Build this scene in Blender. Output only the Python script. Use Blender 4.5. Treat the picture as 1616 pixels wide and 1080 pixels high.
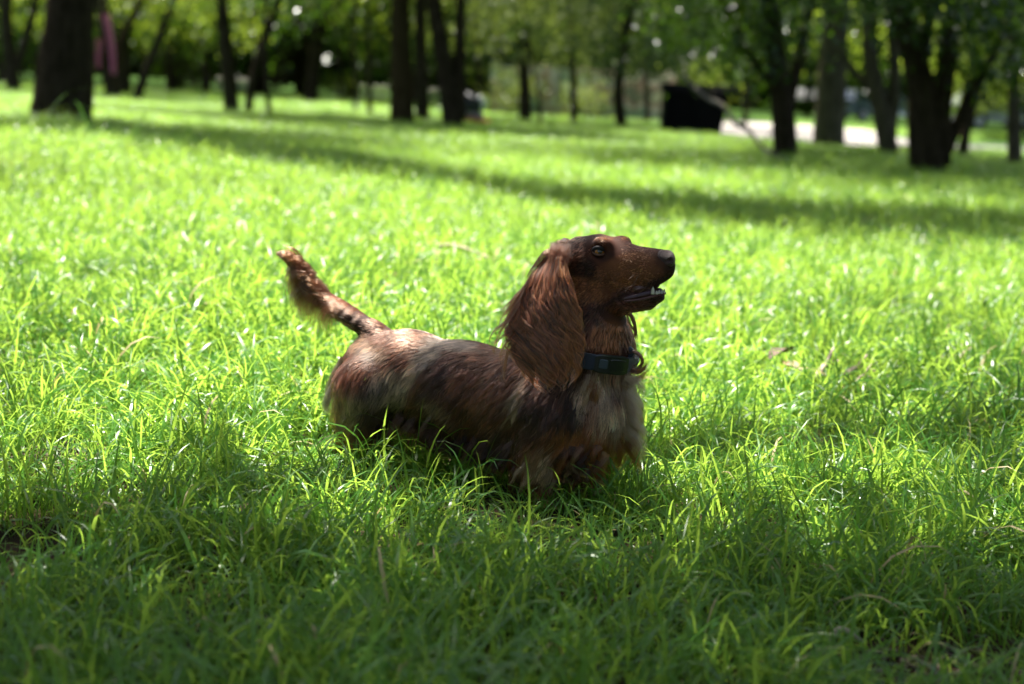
import bpy, math, random
import numpy as np
from mathutils import Vector, Matrix
from mathutils.bvhtree import BVHTree
from mathutils.kdtree import KDTree

rng = np.random.default_rng(11)
random.seed(5)
scene = bpy.context.scene
for o in list(bpy.data.objects):
    bpy.data.objects.remove(o)
COL = scene.collection

# ------------------------------------------------------------------ camera
F = 2470.0                       # focal length in pixels of the 1616 px wide photograph
PITCH, ROLL, CAMZ = math.radians(10.45), math.radians(3.0), 0.61
fw = np.array([0, math.cos(PITCH), -math.sin(PITCH)])
r0 = np.array([1.0, 0, 0]); u0 = np.array([0, math.sin(PITCH), math.cos(PITCH)])
RT = r0 * math.cos(ROLL) + u0 * math.sin(ROLL)
UP = u0 * math.cos(ROLL) - r0 * math.sin(ROLL)
CAM = np.array([0, 0, CAMZ])
cd = bpy.data.cameras.new("camera"); cam = bpy.data.objects.new("camera", cd); COL.objects.link(cam)
cd.sensor_width = 36; cd.lens = F * 36 / 1616; cd.clip_start = 0.05; cd.clip_end = 2000
m = Matrix(((RT[0], UP[0], -fw[0], 0), (RT[1], UP[1], -fw[1], 0), (RT[2], UP[2], -fw[2], CAMZ), (0, 0, 0, 1)))
cam.matrix_world = m
cd.dof.use_dof = True; cd.dof.focus_distance = 2.11; cd.dof.aperture_fstop = 3.9
scene.camera = cam

# ------------------------------------------------------------------ sky, sun, exposure
SUN_EL, SUN_AZ = math.radians(70), math.radians(-24)       # azimuth from +Y towards +X
world = bpy.data.worlds.new("World"); scene.world = world; world.use_nodes = True
wn = world.node_tree; bg = wn.nodes["Background"]
sky = wn.nodes.new("ShaderNodeTexSky"); sky.sky_type = 'NISHITA'; sky.sun_disc = False
sky.sun_elevation = SUN_EL; sky.sun_rotation = SUN_AZ
wn.links.new(sky.outputs[0], bg.inputs[0]); bg.inputs[1].default_value = 0.065
sky.air_density = 0.8; sky.dust_density = 3.0; sky.ozone_density = 0.2
sl = bpy.data.lights.new("sun", 'SUN'); sl.energy = 4.5; sl.angle = math.radians(0.53); sl.color = (1, 0.95, 0.86)
sun = bpy.data.objects.new("sun", sl); COL.objects.link(sun)
SD = Vector((math.sin(SUN_AZ) * math.cos(SUN_EL), math.cos(SUN_AZ) * math.cos(SUN_EL), math.sin(SUN_EL)))
sun.rotation_euler = SD.to_track_quat('Z', 'Y').to_euler(); sun.location = (0, 0, 12)
vs = scene.view_settings
vs.view_transform = 'Standard'; vs.look = 'None'; vs.gamma = 1; vs.use_curve_mapping = False; vs.exposure = 2.4
scene.render.engine = 'CYCLES'
cy = scene.cycles
cy.use_denoising = True
cy.max_bounces = 7; cy.diffuse_bounces = 4; cy.glossy_bounces = 2; cy.transmission_bounces = 4; cy.transparent_max_bounces = 6
cy.sample_clamp_indirect = 4; cy.caustics_reflective = False; cy.caustics_refractive = False

# ------------------------------------------------------------------ geometry of the view
def sstep(a, b, x):
    t = np.clip((x - a) / (b - a), 0, 1); return t * t * (3 - 2 * t)
def terrain(x, y):
    x = np.asarray(x, float); y = np.asarray(y, float)
    d = np.maximum(0, y - 4)
    z = -0.024 * d * d / (d + 1.5)
    z = z + 0.10 * np.exp(-((y - 7.6) / 1.5) ** 2) * sstep(0.5, -2.5, x)          # low mound on the left
    z = z + 0.012 * np.sin(x * 1.7 + y * .6) + 0.008 * np.sin(y * 2.3 - x)
    z = z - np.exp(-((x / 0.6) ** 2 + ((y - 2.2) / .6) ** 2)) * (0.012 * np.sin(x * 1.7 + y * .6) + 0.008 * np.sin(y * 2.3 - x))
    return z
def ray(px, py):
    return fw * F + RT * (px - 808) + UP * (540 - py)
def P(px, py, y):
    v = ray(px, py); return CAM + v * (y / v[1])
def ground(px, py):
    v = ray(px, py); v = v / v[1]
    lo = None; y = 0.5
    while y < 150:
        p = CAM + v * y
        if p[2] < terrain(p[0], p[1]):
            a, b = y / 1.03, y
            for _ in range(20):
                c = (a + b) / 2; q = CAM + v * c
                if q[2] < terrain(q[0], q[1]): b = c
                else: a = c
            q = CAM + v * b; return np.array([q[0], q[1], float(terrain(q[0], q[1]))])
        y *= 1.03
    p = CAM + v * 150; return np.array([p[0], p[1], float(terrain(p[0], p[1]))])
def proj(p):
    d = p - CAM; w = d @ fw
    return np.stack([808 + F * (d @ RT) / w, 540 - F * (d @ UP) / w], -1)
def pxm(y): return y / F * 1.02                      # metres per photo pixel at depth y

class Noise:
    def __init__(s, n=10, seed=0, dim=3):
        g = np.random.default_rng(seed); s.d = g.normal(size=(n, dim)); s.d *= (g.uniform(.6, 1.6, n) / np.linalg.norm(s.d, axis=1))[:, None]
        s.p = g.uniform(0, 6.28, n)
    def __call__(s, p, f=1.0):
        return np.sin(p @ (s.d.T * f) + s.p).mean(-1) * 1.8

# ------------------------------------------------------------------ object helpers
def tag(o, label=None, cat=None, group=None, kind=None):
    if label: o["label"] = label
    if cat: o["category"] = cat
    if group: o["group"] = group
    if kind: o["kind"] = kind
    return o
def mesh_obj(name, V, Fc, mat=None, parent=None, smooth=True, mats=None, midx=None):
    me = bpy.data.meshes.new(name)
    V = np.asarray(V, np.float32)
    if isinstance(Fc, np.ndarray):
        n, k = Fc.shape
        me.vertices.add(len(V)); me.vertices.foreach_set("co", V.ravel())
        me.loops.add(n * k); me.loops.foreach_set("vertex_index", Fc.astype(np.int32).ravel())
        me.polygons.add(n); me.polygons.foreach_set("loop_start", np.arange(0, n * k, k, dtype=np.int32))
        me.update(calc_edges=True)
    else:
        me.from_pydata(V.tolist(), [], Fc); me.update()
    me.polygons.foreach_set("use_smooth", np.full(len(me.polygons), smooth))
    if mats:
        for mm in mats: me.materials.append(mm)
        if midx is not None: me.polygons.foreach_set("material_index", np.asarray(midx, np.int32))
    elif mat: me.materials.append(mat)
    o = bpy.data.objects.new(name, me); COL.objects.link(o)
    if parent: o.parent = parent; o.matrix_parent_inverse = Matrix.Translation(-Vector(parent.location))
    return o
def empty(name, loc):
    o = bpy.data.objects.new(name, None); COL.objects.link(o); o.location = Vector([float(c) for c in loc]); o.empty_display_size = .1
    return o
class MB:
    """collects shapes into one mesh"""
    def __init__(s): s.V = []; s.F = []; s.n = 0
    def add(s, V, F_):
        s.V.append(np.asarray(V, float)); s.F += [tuple(i + s.n for i in f) for f in F_]; s.n += len(V)
    def tube(s, pts, rad, seg=10, rough=0, cap=True, freq=6, flare=None):
        pts = np.asarray(pts, float); rad = np.asarray(rad, float); n = len(pts)
        t = np.gradient(pts, axis=0); t /= np.linalg.norm(t, axis=1)[:, None]
        ref = np.array([0, 1.0, 0]) if abs(t[0][1]) < .8 else np.array([1.0, 0, 0])
        V = []
        for i in range(n):
            a = np.cross(ref, t[i]); a /= np.linalg.norm(a); b = np.cross(t[i], a)
            for k in range(seg):
                an = 2 * math.pi * k / seg
                r = rad[i] * (1 + rough * (math.sin(freq * an + i * .35 + pts[0][0] * 9) * .5 + random.uniform(-.5, .5)))
                V.append(pts[i] + (a * math.cos(an) + b * math.sin(an)) * r)
        Fs = [(i * seg + k, i * seg + (k + 1) % seg, (i + 1) * seg + (k + 1) % seg, (i + 1) * seg + k) for i in range(n - 1) for k in range(seg)]
        if cap: Fs += [tuple(range(seg))[::-1], tuple((n - 1) * seg + k for k in range(seg))]
        s.add(V, Fs)
    def box(s, lo, hi):
        x0, y0, z0 = lo; x1, y1, z1 = hi
        s.add([(x0, y0, z0), (x1, y0, z0), (x1, y1, z0), (x0, y1, z0), (x0, y0, z1), (x1, y0, z1), (x1, y1, z1), (x0, y1, z1)],
              [(0, 3, 2, 1), (4, 5, 6, 7), (0, 1, 5, 4), (1, 2, 6, 5), (2, 3, 7, 6), (3, 0, 4, 7)])
    def build(s, name, mat, parent=None, smooth=True): return mesh_obj(name, np.concatenate(s.V), s.F, mat, parent, smooth)
def spline(pts, n):
    """Catmull-Rom through pts"""
    pts = np.asarray(pts, float); k = len(pts)
    if k == 2: return pts[0] + (pts[1] - pts[0]) * np.linspace(0, 1, n)[:, None]
    Q = np.vstack([2 * pts[0] - pts[1], pts, 2 * pts[-1] - pts[-2]])
    out = []
    for t in np.linspace(0, k - 1 - 1e-6, n):
        i = int(t); f = t - i; a, b, c, d = Q[i:i + 4]
        out.append(.5 * ((2 * b) + (c - a) * f + (2 * a - 5 * b + 4 * c - d) * f * f + (3 * b - a - 3 * c + d) * f ** 3))
    return np.array(out)

# ------------------------------------------------------------------ materials
def mat(name):
    m_ = bpy.data.materials.new(name); m_.use_nodes = True; nt = m_.node_tree
    return m_, nt, nt.nodes, nt.links, nt.nodes["Principled BSDF"]
def simple(name, col, rough=.5, metal=0, bump=0, scale=40, var=.25, coat=0):
    m_, nt, N, L, B = mat(name)
    B.inputs["Roughness"].default_value = rough; B.inputs["Metallic"].default_value = metal; B.inputs["Coat Weight"].default_value = coat
    tc = N.new("ShaderNodeTexCoord"); no = N.new("ShaderNodeTexNoise"); no.inputs["Scale"].default_value = scale; no.inputs["Detail"].default_value = 6
    L.new(tc.outputs["Object"], no.inputs["Vector"])
    rp = N.new("ShaderNodeValToRGB"); e = rp.color_ramp.elements
    e[0].position = .3; e[1].position = .7
    e[0].color = (*[c * (1 - var) for c in col], 1); e[1].color = (*[min(1, c * (1 + var)) for c in col], 1)
    L.new(no.outputs["Fac"], rp.inputs[0]); L.new(rp.outputs[0], B.inputs["Base Color"])
    if bump:
        bp = N.new("ShaderNodeBump"); bp.inputs["Strength"].default_value = bump; bp.inputs["Distance"].default_value = .01
        L.new(no.outputs["Fac"], bp.inputs["Height"]); L.new(bp.outputs[0], B.inputs["Normal"])
    return m_
def leafy(name, dark, light, trans, tw=.5, rough=.4, attr=None, spec=.5):
    """leaf or blade: diffuse + gloss, mixed with light passing through"""
    m_, nt, N, L, B = mat(name)
    B.inputs["Roughness"].default_value = rough; B.inputs["Specular IOR Level"].default_value = spec
    mix = N.new("ShaderNodeMix"); mix.data_type = 'RGBA'
    mix.inputs[6].default_value = (*dark, 1); mix.inputs[7].default_value = (*light, 1)
    at = N.new("ShaderNodeAttribute"); at.attribute_name = "tint"
    oi = N.new("ShaderNodeObjectInfo")
    ad = N.new("ShaderNodeMath"); ad.operation = 'MULTIPLY_ADD'; ad.inputs[1].default_value = .45; ad.use_clamp = True
    mu = N.new("ShaderNodeMath"); mu.operation = 'MULTIPLY'; mu.inputs[1].default_value = .65
    L.new(at.outputs["Fac"], mu.inputs[0]); L.new(oi.outputs["Random"], ad.inputs[0]); L.new(mu.outputs[0], ad.inputs[2])
    L.new(ad.outputs[0], mix.inputs[0]); L.new(mix.outputs[2], B.inputs["Base Color"])
    tr = N.new("ShaderNodeBsdfTranslucent")
    tm = N.new("ShaderNodeMix"); tm.data_type = 'RGBA'
    tm.inputs[6].default_value = (*[c * .75 for c in trans], 1); tm.inputs[7].default_value = (*trans, 1)
    L.new(ad.outputs[0], tm.inputs[0]); L.new(tm.outputs[2], tr.inputs[0])
    mx = N.new("ShaderNodeMixShader"); mx.inputs[0].default_value = tw
    L.new(B.outputs[0], mx.inputs[1]); L.new(tr.outputs[0], mx.inputs[2])
    L.new(mx.outputs[0], N["Material Output"].inputs[0])
    return m_
M_grass = leafy("grass_blade", (.016, .105, .006), (.092, .23, .022), (.36, .555, .065), .5, .34, spec=.42)
M_straw = leafy("dry_blade", (.30, .24, .10), (.45, .38, .18), (.4, .33, .14), .3, .6)
M_leaf = leafy("dark_leaf", (.014, .034, .006), (.035, .07, .010), (.07, .15, .008), .35, .25, spec=.35)
M_leaf_pale = leafy("yellow_green_leaf", (.04, .075, .012), (.10, .15, .022), (.33, .45, .035), .55, .45)

M_leaf_mid = leafy("khaki_leaf", (.04, .07, .015), (.10, .13, .035), (.26, .34, .05), .45, .45)

def bark(name, a, b):
    m_, nt, N, L, B = mat(name)
    B.inputs["Roughness"].default_value = .95; B.inputs["Specular IOR Level"].default_value = .0
    tc = N.new("ShaderNodeTexCoord"); mp = N.new("ShaderNodeMapping"); mp.inputs["Scale"].default_value = (9, 9, 2.2)
    no = N.new("ShaderNodeTexNoise"); no.inputs["Scale"].default_value = 2.5; no.inputs["Detail"].default_value = 8; no.inputs["Roughness"].default_value = .7
    L.new(tc.outputs["Object"], mp.inputs[0]); L.new(mp.outputs[0], no.inputs["Vector"])
    rp = N.new("ShaderNodeValToRGB"); e = rp.color_ramp.elements; e[0].position = .35; e[1].position = .68; e[0].color = (*a, 1); e[1].color = (*b, 1)
    L.new(no.outputs["Fac"], rp.inputs[0]); L.new(rp.outputs[0], B.inputs["Base Color"])
    bp = N.new("ShaderNodeBump"); bp.inputs["Strength"].default_value = .9; bp.inputs["Distance"].default_value = .03
    L.new(no.outputs["Fac"], bp.inputs["Height"]); L.new(bp.outputs[0], B.inputs["Normal"])
    return m_
M_bark = bark("brown_bark", (.020, .015, .009), (.065, .050, .033))
M_bark_grey = bark("grey_bark", (.05, .042, .028), (.14, .12, .08))

# ------------------------------------------------------------------ ground sheet
def build_ground():
    ys = np.concatenate([np.linspace(-12, 0, 10)[:-1], np.linspace(0, 6, 70)[:-1], np.geomspace(6, 60, 90)[:-1], np.geomspace(60, 900, 24)])
    xs = np.concatenate([-np.geomspace(5, 500, 28)[::-1], np.linspace(-5, 5, 90)[1:-1], np.geomspace(5, 500, 28)])
    X, Y = np.meshgrid(xs, ys); Z = terrain(X, np.minimum(Y, 95)) 
    V = np.stack([X, Y, Z], -1).reshape(-1, 3); nx = len(xs); ny = len(ys)
    i = np.arange(ny - 1)[:, None] * nx + np.arange(nx - 1)[None]
    Fc = np.stack([i, i + 1, i + 1 + nx, i + nx], -1).reshape(-1, 4)
    m_, nt, N, L, B = mat("soil_and_turf")
    B.inputs["Roughness"].default_value = .95; B.inputs["Specular IOR Level"].default_value = .1
    geo = N.new("ShaderNodeNewGeometry"); n1 = N.new("ShaderNodeTexNoise"); n1.inputs["Scale"].default_value = 9; n1.inputs["Detail"].default_value = 9
    n2 = N.new("ShaderNodeTexNoise"); n2.inputs["Scale"].default_value = .35; n2.inputs["Detail"].default_value = 5
    L.new(geo.outputs["Position"], n1.inputs["Vector"]); L.new(geo.outputs["Position"], n2.inputs["Vector"])
    soil = N.new("ShaderNodeValToRGB"); e = soil.color_ramp.elements; e[0].position = .3; e[1].position = .7
    e[0].color = (.010, .007, .004, 1); e[1].color = (.05, .033, .018, 1); L.new(n1.outputs["Fac"], soil.inputs[0])
    turf = N.new("ShaderNodeValToRGB"); e = turf.color_ramp.elements; e[0].position = .35; e[1].position = .7
    e[0].color = (.015, .045, .005, 1); e[1].color = (.045, .09, .010, 1); L.new(n2.outputs["Fac"], turf.inputs[0])
    sep = N.new("ShaderNodeSeparateXYZ"); L.new(geo.outputs["Position"], sep.inputs[0])
    mr = N.new("ShaderNodeMapRange"); mr.inputs[1].default_value = 6; mr.inputs[2].default_value = 22; L.new(sep.outputs[1], mr.inputs[0])
    mix = N.new("ShaderNodeMix"); mix.data_type = 'RGBA'
    L.new(mr.outputs[0], mix.inputs[0]); L.new(soil.outputs[0], mix.inputs[6]); L.new(turf.outputs[0], mix.inputs[7]); L.new(mix.outputs[2], B.inputs["Base Color"])
    bp = N.new("ShaderNodeBump"); bp.inputs["Distance"].default_value = .03; L.new(n1.outputs["Fac"], bp.inputs["Height"]); L.new(bp.outputs[0], B.inputs["Normal"])
    tag(mesh_obj("ground", V, Fc, m_), kind="structure", label="grassy park ground falling gently away behind the dog")
build_ground()

# ------------------------------------------------------------------ path (pale, sunlit) seen between the trunks
M_path = simple("pale_path", (.26, .235, .215), .9, scale=3, var=.15, bump=.2)
def build_path():
    near = [(1700, 243), (1460, 235), (1345, 232), (1140, 218), (1090, 212)]
    far = [(1700, 237), (1460, 226), (1345, 206), (1140, 193), (1090, 191)]
    A = spline([ground(*p) for p in near], 60); B_ = spline([ground(*p) for p in far], 60)
    V = []
    for a, b in zip(A, B_):
        for t in np.linspace(0, 1, 7):
            q = a + (b - a) * t; V.append((q[0], q[1], float(terrain(q[0], q[1])) + .03 + .02 * math.sin(t * math.pi)))
    V = np.array(V); i = np.arange(59)[:, None] * 7 + np.arange(6)[None]
    tag(mesh_obj("path", V, np.stack([i, i + 1, i + 8, i + 7], -1).reshape(-1, 4), M_path), kind="structure", label="pale sunlit path beyond the trees")
build_path()

# ------------------------------------------------------------------ grass: tufts scattered over the ground
def blade(base, ang, L_, w, lean, droop, seg=6, twist=0.0):
    """one arched blade: returns verts (2 per ring + tip), faces"""
    d = np.array([math.cos(ang), math.sin(ang), 0]); s = np.array([-math.sin(ang), math.cos(ang), 0])
    V = []; p = np.array(base, float); th = lean
    for i in range(seg):
        t = i / seg
        wd = w * (0.55 + .9 * t if t < .5 else 1.0) * (1 - max(0, t - .45) / .6) ** .8
        tw = twist * t; sd = s * math.cos(tw) + np.array([0, 0, 1]) * math.sin(tw)
        V += [p - sd * wd / 2, p + sd * wd / 2]
        p = p + (d * math.sin(th) + np.array([0, 0, math.cos(th)])) * L_ / seg
        th += droop / seg * (0.4 + 1.4 * t)
    V.append(p)
    Fs = [(2 * i, 2 * i + 1, 2 * i + 3, 2 * i + 2) for i in range(seg - 1)] + [(2 * seg - 2, 2 * seg - 1, 2 * seg)]
    return V, Fs
tuft_coll = bpy.data.collections.new("grass_tufts")
def make_tuft(k, kind):
    V = []; Fs = []; tint = []; midx = []; n = 0
    nb = {0: 40, 1: 30, 2: 34}[kind]
    for b in range(nb):
        r = .075 * math.sqrt(random.random()); a = random.uniform(0, 6.28)
        L_ = {0: random.uniform(.06, .125), 1: random.uniform(.09, .175), 2: random.uniform(.04, .08)}[kind]
        w = random.uniform(.0022, .0046) * (1.15 if kind == 1 else 1)
        ang = random.uniform(0, 6.28)
        v, f = blade((r * math.cos(a), r * math.sin(a), -.004), ang, L_, w, random.uniform(.05, .75), random.uniform(.5, 2.8), twist=random.uniform(-1.3, 1.3))
        V += v; Fs += [tuple(i + n for i in q) for q in f]; n += len(v); tint += [random.random()] * len(v)
        midx += [1 if random.random() < .012 else 0] * len(f)
    o = mesh_obj("grass_tuft", V, Fs, mats=[M_grass, M_straw], midx=midx)
    at = o.data.attributes.new("tint", 'FLOAT', 'POINT'); at.data.foreach_set("value", tint)
    COL.objects.unlink(o); tuft_coll.objects.link(o); o.name = "grass_tuft_%02d" % k
    return o
kinds = [0] * 10 + [1] * 6 + [2] * 4
for k, kd in enumerate(kinds): make_tuft(k, kd)
NT = len(kinds)
PAW_SPOTS = [(-.20, 2.28), (-.12, 2.24), (-.05, 2.21), (.03, 2.16), (.08, 2.12), (.11, 2.10)]
bare = [(*ground(95, 722)[:2], .10, .07), (*ground(1560, 1075)[:2], .12, .07), (*ground(1335, 1035)[:2], .05, .04), (*ground(1400, 1075)[:2], .08, .04)]
def scatter(y0, y1, dens, sc, name_pts):
    area_n = int(dens * ((.37 * (y1 ** 2 - y0 ** 2)) + 2.2 * (y1 - y0)))
    y = np.sqrt(rng.uniform(y0 ** 2, y1 ** 2, area_n * 2)) if y0 > 3 else rng.uniform(y0, y1, area_n * 2)
    hw = .37 * y + 1.1
    if y0 <= 3:
        keep = rng.random(len(y)) < hw / (hw.max()); y = y[keep]; hw = hw[keep]
    x = rng.uniform(-1, 1, len(y)) * hw
    q = Noise(12, 3, 2)(np.stack([x, y], 1), 3.5)
    keep = rng.random(len(x)) < (.88 + .25 * q)
    x, y, q = x[keep], y[keep], q[keep]
    x, y, q = x[:area_n], y[:area_n], q[:area_n]
    kp = np.ones(len(x), bool)
    for cx, cy_, rx, ry in bare: kp &= (((x - cx) / rx) ** 2 + ((y - cy_) / ry) ** 2 > 1) | (rng.random(len(x)) < .12)
    if y1 > 20:
        q2 = proj(np.stack([x, y, terrain(x, y)], 1)); fy = np.interp(q2[:, 0], [1090, 1140, 1345, 1460, 1700], [188, 190, 203, 219, 226]); ny2 = np.interp(q2[:, 0], [1090, 1140, 1345, 1460, 1700], [214, 220, 236, 242, 248])
        kp &= ~((q2[:, 0] > 1085) & (q2[:, 1] > fy) & (q2[:, 1] < ny2))
    for cx, cy_ in PAW_SPOTS: kp &= ((x - cx) ** 2 + (y - cy_) ** 2 > .02 ** 2)
    x, y, q = x[kp], y[kp], q[kp]
    s = sc * rng.uniform(.75, 1.2, len(x)) * (1 + .26 * q)
    s = s * (1 - .62 * np.exp(-(((x - .05) / .12) ** 2 + ((y - 1.97) / .14) ** 2))) * (1 - .25 * np.exp(-(((x + .26) / .08) ** 2 + ((y - 2.2) / .12) ** 2))) * (1 - .25 * np.exp(-(((x + .15) / .12) ** 2 + ((y - 2.12) / .1) ** 2)))
    n2 = Noise(8, 9, 2)(np.stack([x, y], 1), 6)
    idx = np.where(rng.random(len(x)) < .22 + .25 * n2, rng.integers(10, 16, len(x)), np.where(rng.random(len(x)) < .25, rng.integers(16, 20, len(x)), rng.integers(0, 10, len(x))))
    return np.stack([x, y, terrain(x, y)], 1), s, idx
parts = [scatter(.45, 5, 420, 1.0, ''), scatter(5, 12, 210, 1.0, ''), scatter(12, 26, 70, 1.35, ''), scatter(26, 48, 14, 2.2, '')]
GP = np.concatenate([p[0] for p in parts]); GS = np.concatenate([p[1] for p in parts]); GI = np.concatenate([p[2] for p in parts])
# stronger, longer growth just in front of the dog and at the crest of the mound
gm = bpy.data.meshes.new("grass"); gm.vertices.add(len(GP)); gm.vertices.foreach_set("co", GP.astype(np.float32).ravel())
a_ = gm.attributes.new("tuft_scale", 'FLOAT_VECTOR', 'POINT'); a_.data.foreach_set("vector", np.stack([GS, GS, np.minimum(GS, 1.05 - .012 * GP[:, 1].clip(0, 35))], 1).astype(np.float32).ravel())
a_ = gm.attributes.new("tuft_index", 'INT', 'POINT'); a_.data.foreach_set("value", GI.astype(np.int32))
ro = np.stack([rng.normal(0, .12, len(GP)), rng.normal(0, .12, len(GP)), rng.uniform(0, 6.283, len(GP))], 1)
a_ = gm.attributes.new("tuft_rot", 'FLOAT_VECTOR', 'POINT'); a_.data.foreach_set("vector", ro.astype(np.float32).ravel())
grass = bpy.data.objects.new("grass", gm); COL.objects.link(grass)
tag(grass, "bright green uncut grass covering the park ground", kind="stuff")
ng = bpy.data.node_groups.new("scatter_tufts", 'GeometryNodeTree')
ng.interface.new_socket("Geometry", in_out='INPUT', socket_type='NodeSocketGeometry'); ng.interface.new_socket("Geometry", in_out='OUTPUT', socket_type='NodeSocketGeometry')
gi = ng.nodes.new("NodeGroupInput"); go = ng.nodes.new("NodeGroupOutput")
iop = ng.nodes.new("GeometryNodeInstanceOnPoints"); ci = ng.nodes.new("GeometryNodeCollectionInfo")
ci.inputs["Collection"].default_value = tuft_coll; ci.inputs["Separate Children"].default_value = True; ci.inputs["Reset Children"].default_value = True
def named(nm, dt):
    n = ng.nodes.new("GeometryNodeInputNamedAttribute"); n.data_type = dt; n.inputs["Name"].default_value = nm; return n
ns, ni, nr = named("tuft_scale", 'FLOAT_VECTOR'), named("tuft_index", 'INT'), named("tuft_rot", 'FLOAT_VECTOR')
iop.inputs["Pick Instance"].default_value = True
L_ = ng.links
L_.new(gi.outputs[0], iop.inputs["Points"]); L_.new(ci.outputs[0], iop.inputs["Instance"])
def out(n): return [s for s in n.outputs if s.enabled and s.name == "Attribute"][0]
L_.new(out(ni), iop.inputs["Instance Index"]); L_.new(out(nr), iop.inputs["Rotation"]); L_.new(out(ns), iop.inputs["Scale"])
L_.new(iop.outputs[0], go.inputs[0])
md = grass.modifiers.new("scatter", 'NODES'); md.node_group = ng

# ------------------------------------------------------------------ trees
def crown_mesh(blobs, leaf, mat_, name="crown", per=260, seed=0):
    """blobs: (centre xyz, radii xyz, density) -> leaf faces gathered in sprays"""
    g = np.random.default_rng(seed); Vs = []; T = []
    for c, r, dn in blobs:
        r = np.asarray(r, float); nsp = max(6, int(dn * 60 * (r[0] * r[1] * r[2]) ** (2 / 3)))
        d = g.normal(size=(nsp, 3)); d /= np.linalg.norm(d, axis=1)[:, None]
        sc = d * (g.random(nsp) ** .45)[:, None] * r + np.asarray(c)
        nl = 26; L0 = np.repeat(sc, nl, 0) + g.normal(size=(nsp * nl, 3)) * np.array([.20, .20, .15]) * (leaf / .09)
        n = len(L0)
        ax = g.normal(size=(n, 3)); ax[:, 2] -= .5; ax /= np.linalg.norm(ax, axis=1)[:, None]
        si = np.cross(ax, g.normal(size=(n, 3))); si /= np.linalg.norm(si, axis=1)[:, None]
        sz = (leaf * g.uniform(.6, 1.3, n))[:, None]
        nn = np.cross(ax, si)
        quad = np.stack([L0, L0 + ax * sz * .5 + si * sz * .28 + nn * sz * .06, L0 + ax * sz, L0 + ax * sz * .5 - si * sz * .28 + nn * sz * .06], 1)
        Vs.append(quad.reshape(-1, 3)); T.append(np.repeat(np.clip(np.repeat(g.random(nsp), nl) * .6 + g.random(n) * .4, 0, 1), 4))
    V = np.concatenate(Vs); Fc = np.arange(len(V)).reshape(-1, 4)
    me_o = mesh_obj(name, V, Fc, mat_)
    at = me_o.data.attributes.new("tint", 'FLOAT', 'POINT'); at.data.foreach_set("value", np.concatenate(T).astype(np.float32))
    me_o.data.polygons.foreach_set("use_smooth", np.zeros(len(Fc), bool))
    return me_o
def attach(o, parent):
    o.parent = parent; o.matrix_parent_inverse = Matrix.Translation(-Vector(parent.location))

def tree(label, base, w, path, limbs=(), blobs=(), barkm=None, leafm=None, leaf=.075, high=True, flare=1.12, group=None, top=5.0, seed=0, thin=.8, depth=None):
    """base, path, limbs in photo pixels on the plane of the trunk; blobs (px, py, dy metres, radii) or absolute ('a', xyz, radii)"""
    g = ground(*base) if depth is None else np.array([*P(base[0], base[1], depth)])
    g[2] = float(terrain(g[0], g[1])); y = g[1]; s = pxm(y)
    root = empty("tree", g); tag(root, label, "tree", group)
    pts = [g + np.array([0, 0, -.12]), g] + [P(px, py, y) for px, py in path]
    d = pts[-1] - pts[-2]; d /= np.linalg.norm(d); d[2] = abs(d[2])
    pts = pts + [pts[-1] + d * .9 + np.array([.05, .05, 0]), pts[-1] + d * 2.0 + np.array([-.1, .1, .5]), pts[-1] + d * 2 + np.array([0, .1, top - 1])]
    C = spline(pts, 34); R = w * s / 2 * np.interp(np.linspace(0, 1, 34), [0, .10, .2, 1], [flare * 1.15, flare, 1, thin * .45])
    mb = MB(); mb.tube(C, R, 14, .09); mb.build("trunk", barkm or M_bark, root)
    tips = [C[-1], C[-5]]
    for lb in limbs:
        wl, pl = lb[0], lb[1:]
        Lp = [P(px, py, y + .02 * i) for i, (px, py) in enumerate(pl)]
        dd = Lp[-1] - Lp[-2]; dd /= np.linalg.norm(dd)
        Lp += [Lp[-1] + dd * .8 + np.array([0, 0, .2]), Lp[-1] + dd * 1.6 + np.array([0, .2, .9])]
        Cl = spline(Lp, 22); mb = MB(); mb.tube(Cl, wl * s / 2 * np.linspace(1.1, .4, 22), 10, .08); mb.build("limb", barkm or M_bark, root); tips.append(Cl[-1])
    # upper boughs carrying the crown
    hub = C[-6]
    bl = []
    if high:
        for k in range(7):
            a = k * 2.4 + seed; e = hub + np.array([math.cos(a) * random.uniform(1.2, 2.1), math.sin(a) * random.uniform(1.2, 2.1), random.uniform(.4, 2.2)])
            mb = MB(); mb.tube(spline([hub, (hub + e) / 2 + np.array([0, 0, .3]), e], 10), np.linspace(.35, .1, 10) * w * s / 2 + .01, 7, .05); mb.build("bough", barkm or M_bark, root)
            bl.append((e, (1.35, 1.35, .8), 1.3))
        bl.append((hub + np.array([0, 0, 2.2]), (1.7, 1.7, 1.1), 1.3))
    for b in blobs:
        if b[0] == 'a': bl.append((np.array(b[1], float), b[2], b[3] if len(b) > 3 else 1.0))
        else: bl.append((P(b[0], b[1], y + b[2]), b[3], b[4] if len(b) > 4 else 1.0))
    if bl:
        c = crown_mesh(bl, leaf, leafm or M_leaf, seed=seed + 77); attach(c, root)
    return root, g

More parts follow.
